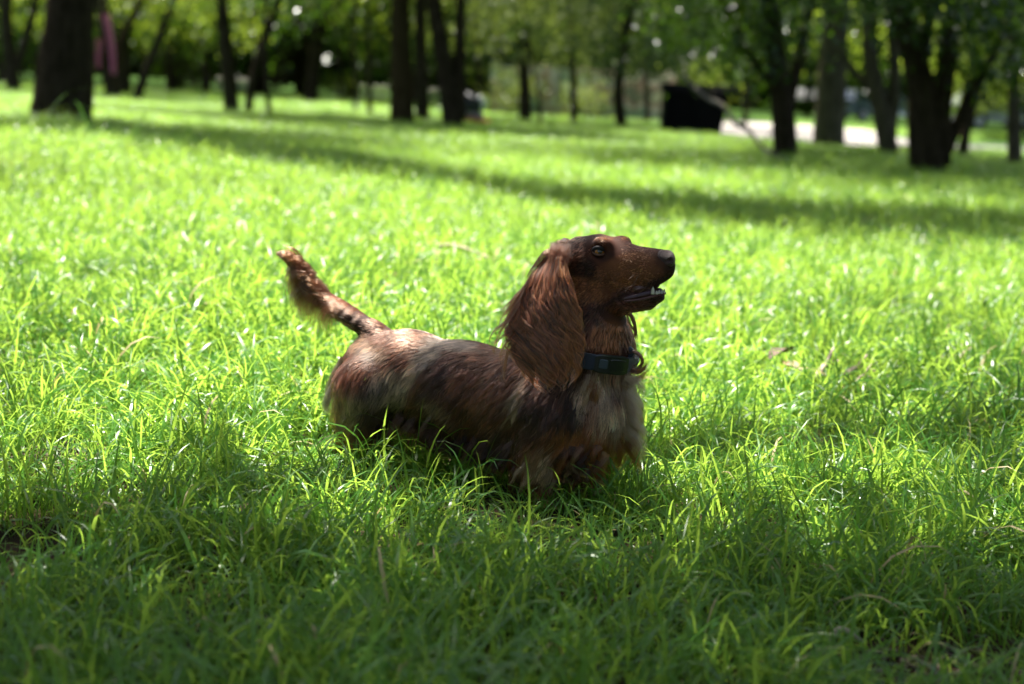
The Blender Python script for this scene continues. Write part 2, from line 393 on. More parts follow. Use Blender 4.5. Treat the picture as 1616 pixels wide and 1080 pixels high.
rb = random.Random(3)
for lab_, b_, w_, p_ in (("slim dark tree between the crooked trunk and the lilac bush", (266, 146), 9, [(264, 90), (263, 30)]), ("thin straight tree between the stout dark trunk and the short sapling", (538, 160), 6, [(536, 90), (533, 20)]),
    ("thin dark leaning tree behind the dark bag", (764, 176), 8, [(757, 120), (750, 40)]), ("slim tree rising just left of the black box", (1022, 196), 9, [(1018, 110), (1008, 30)]), ("thin tree with bent top right of the black box", (1176, 205), 7, [(1176, 150), (1190, 90)]),
    ("slender far tree between the forked brown trunk and the dark clump", (1436, 226), 9, [(1436, 150), (1440, 60)]), ("slender far tree left of the dark forked trunk", (322, 152), 7, [(322, 90), (316, 20)])):
    tree(lab_, b_, w_, p_, seed=int(b_[0]) % 50, top=3)
tree("thick dark straight trunk at far left, pink cloth hanging behind it", (97, 196), 92, [(104, 100), (113, 0)], seed=1, top=5.5,
     blobs=[('a', (-3.6, 14.4, 6), (2.2, 2.2, 1)), ('a', (-2.4, 13.5, 6), (1.8, 1.6, .9))])
tree("slim tree splitting in two at the photo's left edge", (22, 146), 22, [(14, 80), (8, 0)], limbs=[(14, (20, 125), (40, 65), (56, 0))], seed=2, blobs=[(60, -20, 2, (1.6, 1, .8))], leafm=M_leaf_pale)
tree("dark trunk right behind the pink cloths", (178, 154), 24, [(170, 80), (160, 0)], limbs=[(13, (180, 120), (194, 60), (222, 0))], seed=3, blobs=[(200, -10, 2, (1.6, 1, .7))])
tree("crooked slim trunk bending right, between pink cloth and lilac blossom", (214, 160), 15, [(232, 110), (248, 70), (275, 0)], seed=4, blobs=[(320, 20, 4, (1.5, 1.2, 1.0)), (260, 15, 3, (1.0, .8, .5), .6)], leafm=M_leaf_pale)
tree("dark forked trunk with its thinner stem leaning right, left of the stout dark tree", (366, 180), 23, [(358, 90), (350, 0)], limbs=[(13, (392, 174), (402, 110), (436, 10))], seed=5, blobs=[(410, -20, 2, (1.5, 1, .7))])
tree("stout dark trunk leaning left, right of the small forked pair", (482, 153), 32, [(470, 70), (462, 0)], seed=6, leafm=M_leaf_pale, blobs=[(420, 0, 4, (2, 1.5, .9))])
tree("very thin bare sapling between the forked trunk and stout dark tree", (426, 188), 8, [(420, 110), (418, 60)], high=False, seed=7, top=1.2, blobs=[(418, -60, 0, (.5, .5, .4))])
tree("thin pole-like sapling left of the straight brown trunk", (584, 187), 8, [(582, 90), (580, 0)], high=False, seed=8, top=2, blobs=[(580, -80, 0, (.7, .7, .5))])
tree("shorter thin sapling farther left of the straight brown trunk", (561, 180), 6, [(560, 120), (558, 60)], high=False, seed=9, top=1.3, blobs=[(556, -30, 0, (.5, .5, .4))])
tree("straight brown trunk left of centre", (635, 199), 37, [(633, 100), (632, 0)], seed=10, barkm=bark("mid_brown_bark", (.028, .020, .009), (.075, .055, .028)), blobs=[(590, -90, 1, (1.4, 1.2, .6))])
tree("darker trunk just right of the straight brown trunk", (667, 197), 22, [(664, 100), (664, 0)], seed=11, blobs=[(700, -60, 2, (1.3, 1.1, .6))])
tree("V shaped pair of dark stems at upper centre", (716, 206), 30, [(702, 110), (684, 0)], limbs=[(18, (726, 190), (726, 90), (727, 0))], seed=12, leafm=M_leaf_mid, flare=1.4, blobs=[(780, 20, 3, (1.3, 1.1, .7)), (800, -50, 1, (1.3, 1.1, .6))])
tree("slim dark trunk behind the dog's back, right of the V shaped pair", (829, 193), 19, [(827, 100), (823, 0)], seed=13, leafm=M_leaf_mid, blobs=[(870, 40, 1, (1.1, .9, .6)), (790, 10, 0, (1.0, .9, .6)), (900, -20, 0, (1.4, 1, .7))])
tree("thin crooked sapling beside the slim dark trunk", (853, 202), 6, [(850, 150), (838, 90)], high=False, seed=14, top=1.2, blobs=[(835, 20, 0, (.5, .5, .4))])
tree("dark stem in front of the painted wall, left one", (906, 197), 12, [(905, 130), (900, 40)], seed=15, leafm=M_leaf_mid, blobs=[(930, 80, 0, (.9, .8, .5)), (950, 30, 0, (1.3, 1, .6))])
tree("dark stem in front of the painted wall, beside the black box", (982, 206), 18, [(976, 140), (990, 40)], seed=16, blobs=[(1000, 60, 0, (1.2, .9, .6)), (1050, 80, -.5, (1.0, .8, .5)), (1040, 10, 0, (1.4, 1, .6)), (960, 70, 1, (.8, .8, .5))])
tree("low dark tree right of the black box with a pale stick against it", (1240, 252), 38, [(1235, 170), (1225, 90), (1215, 0)], limbs=[(20, (1238, 185), (1255, 120), (1275, 30)), (14, (1232, 160), (1200, 110), (1170, 60))],
     seed=17, flare=1.15, blobs=[(1180, 60, 0, (.62, .6, .45)), (1130, 30, 0, (.5, .5, .35)), (1240, 10, -.3, (.5, .6, .3)), (1200, 95, -.2, (.28, .4, .14)), (1130, -30, 0, (.9, .8, .5)), (1260, -30, 0, (.9, .8, .5)), (1090, 70, .4, (.4, .4, .25))])
tree("tall pale grey trunk standing straight at upper right", (1307, 236), 48, [(1313, 120), (1322, 0)], barkm=M_bark_grey, seed=18, blobs=[(1265, 20, 1.5, (.6, .8, .4)), (1360, -30, 0, (.7, .8, .35))])
tree("forked brown trunk between the pale grey trunk and the dark clump", (1404, 250), 30, [(1392, 180), (1375, 100), (1372, 0)], limbs=[(20, (1404, 215), (1412, 120), (1404, 0)), (12, (1385, 150), (1345, 110), (1320, 60))], seed=19,
     barkm=M_bark_grey, blobs=[(1390, -60, -.3, (.8, .8, .4)), (1440, -20, 0, (.6, .6, .3))])
tree("big dark clump of stems, nearest of the right-hand trees", (1468, 276), 46, [(1462, 180), (1440, 80), (1420, 0)], limbs=[(34, (1482, 262), (1486, 160), (1500, 60), (1505, 0)), (26, (1448, 262), (1446, 160), (1460, 70)), (18, (1494, 240), (1530, 150), (1575, 70))],
     seed=20, flare=1.2, blobs=[(1490, 0, -.3, (.8, .7, .30)), (1570, 30, -.3, (.6, .6, .30)), (1440, 0, -.2, (.5, .6, .25)), (1540, 0, -.6, (1, .8, .5)), (1600, 90, 0, (.5, .5, .3)), (1450, -40, -.5, (1.2, 1, .5)), (1520, 90, 0, (.35, .4, .2))])
tree("slim dark leaning stem right of the dark clump", (1518, 251), 16, [(1528, 190), (1548, 130), (1580, 60)], high=False, seed=21, top=2.5, blobs=[(1590, 20, 0, (.8, .8, .5))])
tree("brown trunk at the photo's right edge", (1601, 263), 22, [(1600, 150), (1596, 0)], barkm=M_bark_grey, seed=22, blobs=[(1620, 60, 0, (.7, .7, .5)), (1560, -10, 0, (.8, .8, .5))])

# trees outside the frame whose crowns shade the lawn
def side_tree(label, x, y, r, blobs, seed):
    g = np.array([x, y, float(terrain(x, y))]); root = empty("tree", g); tag(root, label, "tree")
    C = spline([g + (0, 0, -.1), g + (0, 0, 1), g + (.1, .1, 3), g + (0, 0, 4.6)], 24)
    mb = MB(); mb.tube(C, r * np.linspace(1.25, .6, 24), 14, .08); mb.build("trunk", M_bark, root)
    for b in blobs:
        c = np.array(b[0], float)
        mb = MB(); mb.tube(spline([C[-4], (C[-4] + c) / 2 + (0, 0, .35), c], 12), np.linspace(.4 * r, .02, 12), 8, .05); mb.build("limb", M_bark, root)
    c = crown_mesh([(b[0], b[1], b[2] * 3.2) for b in blobs], .11, M_leaf, seed=seed); attach(c, root)
SH = lambda gx, gy, z: (gx + SD.x / SD.z * z, gy + SD.y / SD.z * z, z)
def shade(gx, gy, z, rx, ry, rz=.5, dn=1.0): return (SH(gx, gy, z), (rx, ry, rz), dn)
side_tree("spreading tree beside the camera shading the near grass", -3.6, 2.2, .26,
    [shade(-1.5, .8, 4.6, 1.1, 1.1), shade(-.3, .6, 4.8, .9, 1.2), shade(.7, .7, 4.8, 1.0, 1.2), shade(1.8, .9, 4.5, 1.0, 1.2), shade(-.7, 1.36, 4.2, .7, .4), shade(.5, 1.36, 4.4, .7, .4),
     shade(1.5, 2.0, 4.5, .8, .5, .4), shade(-1.7, 1.7, 4.5, .8, .6, .4), shade(0, -.9, 4.8, 1.8, 1.0), shade(2.8, 1.2, 4.8, .8, 1.2), shade(-2.8, 1.0, 4.8, .9, 1.2),
     shade(1.7, 3.0, 4.6, .5, .3, .25, .35), shade(-1.1, 2.15, 4.6, .5, .3, .25, .5), shade(1.0, 2.7, 4.4, .35, .25, .2, .4), shade(-1.2, 3.35, 4.6, .34, .26, .2, .4)], 31)
side_tree("tree just outside the frame whose boughs reach over the lawn", 5.2, 10.6, .28,
    [shade(-.35, 7.7, 5.6, .6, .38), shade(.4, 7.15, 5.6, .7, .42), shade(1.05, 6.75, 5.6, .8, .65), shade(1.95, 6.45, 5.4, .9, .8), shade(2.9, 6.2, 5.6, 1.0, .85), shade(4.0, 6.1, 5.6, 1.1, 1.0), shade(1.2, 3.55, 5.4, .4, .22, .2, .4), shade(2.0, 10.2, 6, 1.6, .4, .3, .7), shade(3.4, 8.9, 6, 1.0, .3, .3, .6)], 32)
side_tree("tree left outside the frame with boughs reaching right", -6.4, 10.4, .3,
    [shade(-.95, 8.5, 5.8, .5, .9), shade(-1.6, 9.1, 5.8, .6, 1.5), shade(-1.2, 7.9, 5.8, .5, .6), shade(-2.4, 10.0, 5.8, .8, 2.6), shade(-3.4, 10.4, 6, .9, 2.4), shade(-4.6, 10.8, 6, .9, 2.0), shade(-2.2, 5.9, 5.6, .35, .5, .3, .6)], 33)

# rows of trees closing the view
def far_tree(x, y, variants, k, lab, grp, sc):
    z = float(terrain(x, min(y, 95))); root = empty("tree", (x, y, z)); tag(root, lab, "tree", grp)
    tr, cr = variants[k]
    for src in (tr, cr):
        c = src.copy(); COL.objects.link(c); c.parent = root; c.matrix_parent_inverse = Matrix.Identity(4)
        c.scale = (sc, sc, sc); c.rotation_euler = (0, 0, rb.uniform(0, 6.28))
VAR = []
for k in range(6):
    pale = k % 2
    low = [.9, 1.6, .4, 2.0, 1.3, .3][k]
    bl = [((rb.uniform(-1.6, 1.6), rb.uniform(-1.6, 1.6), low + .9 + rb.uniform(0, 3.8)), (1.3, 1.3, .8), .75) for _ in range(11)]
    cr = crown_mesh(bl, .13, M_leaf_pale if pale else M_leaf, seed=200 + k)
    mb = MB(); mb.tube(spline([(0, 0, -.3), (0, 0, .3), (.12, 0, 1.8), (0, .1, 4.6)], 14), np.linspace(.12, .05, 14) * (1 + .35 * (k % 3)), 10, .08)
    for a in (0, 2.1, 4.2): mb.tube(spline([(.06, 0, 1.1), (.8 * math.cos(a), .8 * math.sin(a), 2.4), (1.5 * math.cos(a), 1.5 * math.sin(a), 3.8)], 8), np.linspace(.08, .02, 8), 6)
    tr = mb.build("trunk", M_bark)
    VAR.append((tr, cr))
spots = []
for row, (D, n) in enumerate([(36, 11), (42, 14), (48, 16), (58, 20), (72, 24), (90, 30)]):
    for i in range(n):
        x = ((i + .5) / n * 2 - 1) * (.40 * D + 3) + rb.uniform(-1, 1) * .25 * D / n * 2; y = D + rb.uniform(-.08, .08) * D
        px = proj(np.array([x, y, terrain(x, min(y, 95))]))[0]
        if y < 36 and (1090 < px < 1500 or 780 < px < 1080 or (y < 30 and px > 600)): continue
        if 34 < y < 62 and 1120 < px < 1440: continue
        spots.append((x, y, D))
for x, y, D in spots:
    k = rb.randrange(6) if rb.random() < .5 else rb.choice((1, 3, 5))
    if D < 45: lab, grp = (("yellow-green leafy tree in the wood behind the front trunks", "yellow-green trees in the middle distance") if k % 2 else ("dark green leafy tree in the shaded wood behind the front trunks", "dark trees in the middle distance"))
    else: lab, grp = (("distant yellow-green tree closing the view far behind the lawn", "distant yellow-green trees") if k % 2 else ("distant dark green tree closing the view far behind the lawn", "distant dark trees"))
    far_tree(x, y, VAR, k, lab, grp, (1.0 if D < 45 else 1.45) * rb.uniform(.85, 1.25))
for i in range(26):     # the park goes on behind and beside the camera
    a = math.radians(-205 + 230 * i / 25) if i % 2 else math.radians(-200 + 220 * i / 25)
    rr_ = (9 if i % 2 else 14) + rb.uniform(-1, 1.5)
    x, y = math.cos(a) * rr_, math.sin(a) * rr_ + 1
    if y > .35 * abs(x) and abs(x) < .45 * y + 3: continue
    if i % 3 == 0 or (abs(x) < 5 and rr_ < 12): continue
    far_tree(x, y, VAR, [1, 2, 0, 5, 4, 3][i % 6], "leafy park tree standing outside the frame behind the camera", "trees around the lawn outside the frame", rb.uniform(1.2, 1.6))
for tr, cr in VAR:
    bpy.data.objects.remove(tr); bpy.data.objects.remove(cr)
# far-off wood: one mass
g = np.random.default_rng(8)
wb = [((x, 108 + g.uniform(-5, 5), -2 + g.uniform(0, 8)), (4.5, 3, 3), .12) for x in np.linspace(-75, 75, 60)] + \
     [((x, 118 + g.uniform(-4, 4), 2 + g.uniform(0, 9)), (5, 3, 4), .12) for x in np.linspace(-80, 80, 50)]
wood = crown_mesh(wb, .9, M_leaf, "wood", seed=9); tag(wood, "far-off wood behind everything", kind="stuff")

# undergrowth hedge bushes
def bush(label, px, py, D, r, leafm, seed, leaf=.07, flowers=None):
    p = P(px, py, D); z = float(terrain(p[0], D)); root = empty("bush", (p[0], D, z)); tag(root, label, "bush")
    bl = [((p[0] + rb.uniform(-.5, .5) * r[0], D + rb.uniform(-.3, .3), z + r[1] * rb.uniform(.25, .8)), (r[0] * .5, .5, r[1] * .35), 1.1) for _ in range(5)]
    c = crown_mesh(bl, leaf, leafm, "foliage", seed=seed); attach(c, root)
    if flowers:
        f = crown_mesh([(b[0] + np.array([0, -.3, .1]), tuple(q * .7 for q in b[1]), .35) for b in [(np.array(b_[0]), b_[1]) for b_ in bl[:2]]], .05, flowers, "blossom", seed=seed + 1); attach(f, root)
M_lilac = simple("lilac_petal", (.5, .18, .42), .6, scale=5)
bush("round bush with lilac blossom far behind, left of the forked trunk", 288, 118, 45, (1.5, 1.1), M_leaf_pale, 301, flowers=M_lilac)
bush("yellow-green bush left of the saplings, beside the stout dark trunk", 525, 140, 44, (1.0, .8), M_leaf_pale, 302)
bush("low yellow-green bush beneath the right-hand leaning stem", 1560, 150, 42, (2.4, 2.2), M_leaf_pale, 303)
bush("yellow-green bush just above the black box", 1050, 120, 36, (1.6, 1.5), M_leaf_pale, 304)
bush("bush with pale leaves behind the slim dark trunk", 790, 130, 46, (2.2, 2.2), M_leaf_pale, 305)

bush("khaki green bush at the painted wall's left end", 800, 150, 32.4, (.9, 1.0), M_leaf_mid, 320)
bush("khaki green bush against the wall between the two dark stems", 945, 150, 32.4, (.8, .9), M_leaf_mid, 321)
# ------------------------------------------------------------------ things between the trees
def black_box():
    g = ground(1098, 214); y = g[1]; s = pxm(y); root = empty("utility_box", g); tag(root, "black metal box with an overhanging lid between the trees", "box")
    mt = simple("black_metal", (.003, .003, .0035), .8, scale=20); mt.node_tree.nodes["Principled BSDF"].inputs["Specular IOR Level"].default_value = .1
    a, b = P(1046, 214, y)[0], P(1142, 214, y)[0]; top = P(1098, 146, y)[2]
    mb = MB(); x0, x1, y0, y1, z0, z1 = a, b, y, y + .6, g[2] - .1, top
    mb.add([(x0, y0, z0), (x1 - .06, y0, z0), (x1 - .06, y1, z0), (x0, y1, z0), (x0, y0, z1), (x1 + .03, y0, z1), (x1 + .03, y1, z1), (x0, y1, z1)],
           [(0, 3, 2, 1), (4, 5, 6, 7), (0, 1, 5, 4), (1, 2, 6, 5), (2, 3, 7, 6), (3, 0, 4, 7)])
    mb.build("body", mt, root, False)
    mb = MB(); mb.add([(x0 - .04, y0 - .05, z1 + .003), (x1 + .22, y0 - .05, z1 + .003), (x1 + .22, y1 + .05, z1 + .003), (x0 - .04, y1 + .05, z1 + .003),
            (x0 - .02, y0, z1 + .11), (x1 + .2, y0, z1 + .11), (x1 + .2, y1, z1 + .11), (x0 - .02, y1, z1 + .11)], [(0, 3, 2, 1), (4, 5, 6, 7), (0, 1, 5, 4), (1, 2, 6, 5), (2, 3, 7, 6), (3, 0, 4, 7)])
    mb.build("lid", mt, root, False)
    for t in (.12, .5, .88):
        mb = MB(); xx = x0 + (x1 - x0) * t; mb.box((xx - .012, y0 - .015, z0 + .12), (xx + .012, y0 - .002, z1 - .03)); mb.build("rib", mt, root, False)
black_box()
def stick():
    g = ground(1246, 262); y0 = g[1] - .15
    a = P(1246, 264, y0); b = P(1075, 118, y0 + .9)
    root = empty("stick", a); tag(root, "long pale bare stick leaning from the low dark tree's foot across the black box", "stick")
    M_stick = bark("pale_stick_bark", (.07, .06, .05), (.24, .22, .19)); w = lambda n: np.random.default_rng(4).normal(0, .012, (n, 3))
    C = spline(np.linspace(a, b, 9) + w(9), 30); mb = MB(); mb.tube(C, np.linspace(.014, .02, 30), 8, .15); mb.build("stem", M_stick, root)
    for t, dx, dz in ((.25, .15, .18), (.34, -.2, .1), (.42, .12, .25), (.75, .1, .2)):
        q = C[int(t * 29)]; mb = MB(); mb.tube(spline([q, q + (dx * .5, .02, dz * .7), q + (dx, 0, dz)], 8), np.linspace(.007, .003, 8), 6); mb.build("twig", M_bark_grey, root)
stick()
def wall():
    m_, nt, N, L, B = mat("painted_wall"); B.inputs["Roughness"].default_value = .9
    tc = N.new("ShaderNodeTexCoord"); vo = N.new("ShaderNodeTexNoise"); vo.inputs["Scale"].default_value = 1.6; vo.inputs["Detail"].default_value = 1.5
    vo2 = N.new("ShaderNodeTexNoise"); vo2.inputs["Scale"].default_value = 9; vo2.inputs["Detail"].default_value = 5
    L.new(tc.outputs["Object"], vo.inputs["Vector"]); L.new(tc.outputs["Object"], vo2.inputs["Vector"])
    rp = N.new("ShaderNodeValToRGB"); rp.color_ramp.interpolation = 'EASE'; cr = rp.color_ramp
    cols = [(.50, .50, .30), (.48, .62, .42), (.30, .26, .16), (.78, .70, .56), (.62, .36, .28), (.24, .22, .15), (.66, .58, .38)]
    while len(cr.elements) < len(cols): cr.elements.new(.5)
    for i, c in enumerate(cols): cr.elements[i].position = .3 + .4 * i / (len(cols) - 1); cr.elements[i].color = (*c, 1)
    L.new(vo.outputs["Fac"], rp.inputs[0])
    mx = N.new("ShaderNodeMix"); mx.data_type = 'RGBA'; mx.blend_type = 'MULTIPLY'; mx.inputs[0].default_value = .5
    L.new(rp.outputs[0], mx.inputs[6]); L.new(vo2.outputs["Fac"], mx.inputs[7]); L.new(mx.outputs[2], B.inputs["Base Color"])
    a, b = P(778, 188, 33), P(1056, 200, 33)
    root = empty("wall", ((a[0] + b[0]) / 2, 33, float(terrain(0, 33)))); tag(root, "low wall with faded mint, grey and rose paint behind the stems", "wall")
    n = 6
    for i in range(n):
        x0 = a[0] + (b[0] - a[0]) * i / n; x1 = a[0] + (b[0] - a[0]) * (i + 1) / n - .02
        zt = float(terrain(x0, 33)); mb = MB(); mb.box((x0, 33 + .01 * (i % 2), zt - .2), (x1, 33.2, zt + .98 + .04 * (i % 2))); mb.build("wall_panel", m_, root, False)
    for i in range(n + 1):
        x0 = a[0] + (b[0] - a[0]) * i / n - .01; zt = float(terrain(x0, 33)); mb = MB(); mb.box((x0 - .08, 32.95, zt - .2), (x0 + .08, 33.25, zt + 1.08)); mb.build("pier", m_, root, False)
wall()
def picnic():
    g = ground(748, 199); y = g[1]; s = pxm(y)
    cl = simple("red_cloth", (.5, .06, .04), .8, scale=6); li = simple("lilac_cloth", (.45, .36, .5), .8, scale=6); dk = simple("dark_bag", (.02, .02, .026), .6, scale=12); wh = simple("white_strap", (.7, .7, .68), .6)
    root = empty("blanket", g); tag(root, "folded red and lilac cloth lying on the grass right of the V shaped stems", "cloth")
    def slab(cx, cy_, w, h, dpt, name, mt, par):
        c = P(cx, cy_, y); mb = MB(); C = spline([c + (-w * s / 2, 0, 0), c + (-w * s / 4, -.03, h * s * .12), c + (w * s / 5, .02, -h * s * .1), c + (w * s / 2, 0, 0)], 16)
        mb.tube(C, h * s / 2 * np.array([.6, .8, .95, 1, 1, .93, 1, 1.02, .95, 1, 1, .97, .95, .9, .8, .55]), 12, .08); return mb.build(name, mt, par)
    slab(752, 192, 42, 11, 0, "red_fold", cl, root); slab(747, 181, 32, 10, 0, "lilac_fold", li, root)
    b = empty("bag", P(745, 176, y)); tag(b, "dark bag with a white strap on the red and lilac cloth", "bag")
    c = P(745, 163, y); w, h = 34 * s, 26 * s
    mb = MB(); C = spline([c + (0, 0, -h / 2), c + (0, 0, -h * .2), c + (0, 0, h * .3), c + (.02, 0, h / 2)], 14); mb.tube(C, w / 2 * np.array([.7, .9, 1, 1, 1, 1.02, 1, 1, .97, .93, .86, .74, .55, .3]), 14, .05); mb.build("bag_body", dk, b)
    mb = MB(); mb.tube(spline([c + (w * .3, -.1, h * .45), c + (w * .52, -.12, h * .1), c + (w * .48, -.1, -h * .4)], 10), [.03] * 10, 8); mb.build("strap", wh, b)
picnic()
def pink_cloths():
    m_, nt, N, L, B = mat("pink_knit"); B.inputs["Roughness"].default_value = .85
    tc = N.new("ShaderNodeTexCoord"); wv = N.new("ShaderNodeTexWave"); wv.bands_direction = 'Z'; wv.inputs["Scale"].default_value = 5.5; wv.inputs["Distortion"].default_value = 1.5
    rp = N.new("ShaderNodeValToRGB"); e = rp.color_ramp.elements; e[0].color = (.62, .10, .24, 1); e[1].color = (.72, .34, .50, 1)
    L.new(tc.outputs["Object"], wv.inputs["Vector"]); L.new(wv.outputs[0], rp.inputs[0]); L.new(rp.outputs[0], B.inputs["Base Color"])
    yy = ground(178, 154)[1] - .35
    for lab, pts, w in (("long striped pink cloth hanging on the trunk behind the thick left tree", [(166, 22), (172, 50), (177, 85), (179, 118)], 11), ("shorter pink cloth between the thick left trunk and the long pink cloth", [(157, 62), (155, 85), (155, 108)], 8)):
        C = spline([P(px, py, yy) for px, py in pts], 26); s = pxm(yy); n = 15; V = []
        for i, c in enumerate(C):
            t = i / 25
            for k in range(n):
                u = k / (n - 1) - .5
                V.append(c + (u * w * s * (1 - .25 * t), .035 * math.sin(u * 16 + t * 2) + .02 * math.sin(t * 40), 0))
        V = np.array(V); V2 = V + (0, .012, 0); i = np.arange(25)[:, None] * n + np.arange(n - 1)[None]
        q = np.stack([i, i + 1, i + 1 + n, i + n], -1).reshape(-1, 4); o = len(V)
        q2 = q[:, ::-1] + o
        ed = [(k, k + n, k + n + o, k + o) for k in range(0, (25) * n, n)] + [(k + n - 1, k + n - 1 + o, k + 2 * n - 1 + o, k + 2 * n - 1) for k in range(0, 25 * n, n)]
        ob = mesh_obj("hanging_cloth", np.vstack([V, V2]), np.vstack([q, q2, np.array(ed)]), m_); tag(ob, lab, "cloth", "pink cloths")
        mb = MB(); mb.tube(spline([C[0] + (0, .02, -.02), C[0] + (0, .05, .5), C[0] + (0.02, .3, 1.2)], 8), [.008] * 8, 6); mb.build("cord", M_straw, ob)
pink_cloths()
# parked vehicles beyond the path
def car(label, px, D, body, length=4.2, ang=0.1, van=False):
    c = P(px, 180, D); z = float(terrain(c[0], D)); root = empty("parked_car", (c[0], D, z)); tag(root, label, "car"); root.rotation_euler = (0, 0, ang)
    gl = simple("car_glass", (.03, .04, .05), .08, scale=2); ty = simple("tyre_rubber", (.015, .015, .015), .9); rim = simple("rim_metal", (.5, .5, .52), .3, metal=.8)
    def loft(profile, w0, w1, name, mt):
        n = len(profile); V = []
        for (yy, wk) in ((-.82, w1), (-.88, w0), (.88, w0), (.82, w1)):
            for (x, zz, ws) in profile: V.append((x * (1 if wk == w0 else .99), yy * ws, zz))
        Fs = [tuple(range(n))] + [tuple(3 * n + k for k in range(n))[::-1]]
        for r in range(3): Fs += [(r * n + k, (r + 1) * n + k, (r + 1) * n + (k + 1) % n, r * n + (k + 1) % n) for k in range(n)]
        mb = MB(); mb.add(V, Fs); o = mb.build(name, mt); o.parent = root; return o
    h = length / 2; rf = 1.95 if van else 1.42
    loft([(-h, .3, 1), (-h, .75, 1), (-h * .95, .92, 1), (h * .45, .92, 1), (h * .92, .74, 1), (h, .55, 1), (h, .3, 1)], 1, 1, "body", body)
    loft([(-h * .85, .93, .98), (-h * .72, rf - .08, .84), (-h * .5, rf, .8), (h * .08, rf, .8), (h * .22, rf - .1, .84), (h * .5, .93, .98)], 1, 1, "cabin", body)
    for sgn in (-1, 1):
        V = [(-h * .66, sgn * .90, .97), (h * .36, sgn * .90, .97), (h * .14, sgn * .78, rf - .12), (-h * .56, sgn * .78, rf - .12)]
        mb = MB(); mb.add(V + [(a, b - sgn * .02, c_) for a, b, c_ in V], [(0, 1, 2, 3), (7, 6, 5, 4), (0, 4, 5, 1), (1, 5, 6, 2), (2, 6, 7, 3), (3, 7, 4, 0)]); o = mb.build("side_window", gl, None, False); o.parent = root
        for xw in (-h * .62, h * .62):
            mb = MB(); mb.tube([(xw, sgn * .70, .32), (xw, sgn * .92, .32)], [.32, .32], 18); o = mb.build("wheel", ty, None, False); o.parent = root
            mb = MB(); mb.tube([(xw, sgn * .90, .32), (xw, sgn * .935, .32)], [.19, .17], 14); q = mb.build("rim", rim, None, False); q.parent = o
    mb = MB(); V = [(h * .49, -.72, .96), (h * .49, .72, .96), (h * .235, .62, rf - .12), (h * .235, -.62, rf - .12)]
    mb.add([(a + .03, b, c_ + .02) for a, b, c_ in V] + V, [(0, 1, 2, 3), (7, 6, 5, 4), (0, 4, 5, 1), (1, 5, 6, 2), (2, 6, 7, 3), (3, 7, 4, 0)]); o = mb.build("windscreen", gl, None, False); o.parent = root
    for sgn in (-1, 1):
        mb = MB(); mb.box((h * .97, sgn * .62 - .14, .58), (h * 1.005, sgn * .62 + .14, .7)); o = mb.build("headlight", rim, None, False); o.parent = root
    return root
car("pale blue car parked beyond the path, seen between the forked and grey trunks", 1385, 72, simple("pale_blue_paint", (.42, .52, .60), .3, scale=.6, coat=.6, var=.05), ang=.35)
car("white car parked beyond the path, left of the tall pale grey trunk", 1266, 76, simple("white_paint", (.55, .56, .58), .3, scale=.6, coat=.6, var=.03), length=4.0, ang=1.35)
car("silver car parked at the far right, beyond the right edge trunk", 1578, 62, simple("silver_paint", (.55, .58, .6), .3, metal=.3, scale=.6, coat=.6, var=.05), ang=.2)

# low pale wall, far left
def far_wall():
    pw = simple("white_render", (.72, .68, .58), .9, scale=2, var=.1)
    for (x0, x1, py, D, lab) in ((340, 400, 126, 62, "short white wall seen behind the forked dark trunk"), (525, 612, 150, 56, "low white wall behind the two thin saplings"), (672, 694, 150, 50, "small white post block between the darker trunk and V shaped stems")):
        a, b = P(x0, py, D), P(x1, py, D); z = float(terrain(a[0], D)); root = empty("low_wall", (a[0], D, z)); tag(root, lab, "wall")
        mb = MB(); mb.box((a[0], D, z - .1), (b[0], D + .25, z + .38)); mb.build("wall_body", pw, root, False)
        mb = MB(); mb.box((a[0] - .03, D - .03, z + .383), (b[0] + .03, D + .28, z + .43)); mb.build("coping", pw, root, False)
far_wall()

M_dry = simple("dead_leaf", (.20, .12, .06), .7, scale=60, var=.5); M_twig = simple("dry_twig", (.34, .27, .20), .8, scale=60, var=.35); M_soilchip = simple("bark_chip", (.10, .07, .05), .9, scale=50, var=.5)
def dead_leaf(px, py, L0, label, hgt=.02, ang=0., mt=None):
    g0 = ground(px, py); g0[2] += hgt; V = []; nu, nv = 9, 5
    for i in range(nu):
        t = i / (nu - 1); w = math.sin(math.pi * min(1, t * 1.05 + .02)) ** .8 * L0 * .24
        for j in range(nv):
            q = j / (nv - 1) * 2 - 1; x = (t - .5) * L0; y = q * w; z = abs(q) * w * .7 + math.sin(t * 5 + q) * L0 * .07 + t * t * L0 * .3
            V.append(g0 + (x * math.cos(ang) - y * math.sin(ang), x * math.sin(ang) + y * math.cos(ang), z))
    i = np.arange(nu - 1)[:, None] * nv + np.arange(nv - 1)[None]; q = np.stack([i, i + nv, i + nv + 1, i + 1], -1).reshape(-1, 4)
    V = np.array(V); V2 = V - (0, 0, .0007); o = len(V)
    tag(mesh_obj("dead_leaf", np.vstack([V, V2]), np.vstack([q, q[:, ::-1] + o]), mt or M_dry), label, "leaf")
def twig(pa, pb, r_, label, h1=.05, h2=.06, fork=True):
    a, b = ground(*pa), ground(*pb); a[2] += h1; b[2] += h2; m0 = (a + b) / 2 + (0, 0, .012)
    mb = MB(); C = spline([a, a + (m0 - a) * .5 + (0, .003, .004), m0, b], 14); mb.tube(C, np.linspace(r_, r_ * .6, 14), 7, .15)
    if fork: mb.tube(spline([C[7], C[7] + (b - a) * .2 + (0, .0, .015), C[7] + (b - a) * .35 + (0, .01, .02)], 7), np.linspace(r_ * .6, r_ * .3, 7), 6)
    tag(mb.build("twig", M_twig), label, "twig")
dead_leaf(1228, 620, .065, "curled dark dead leaf standing in the sunlit grass right of the dog", .07, .6, M_soilchip)
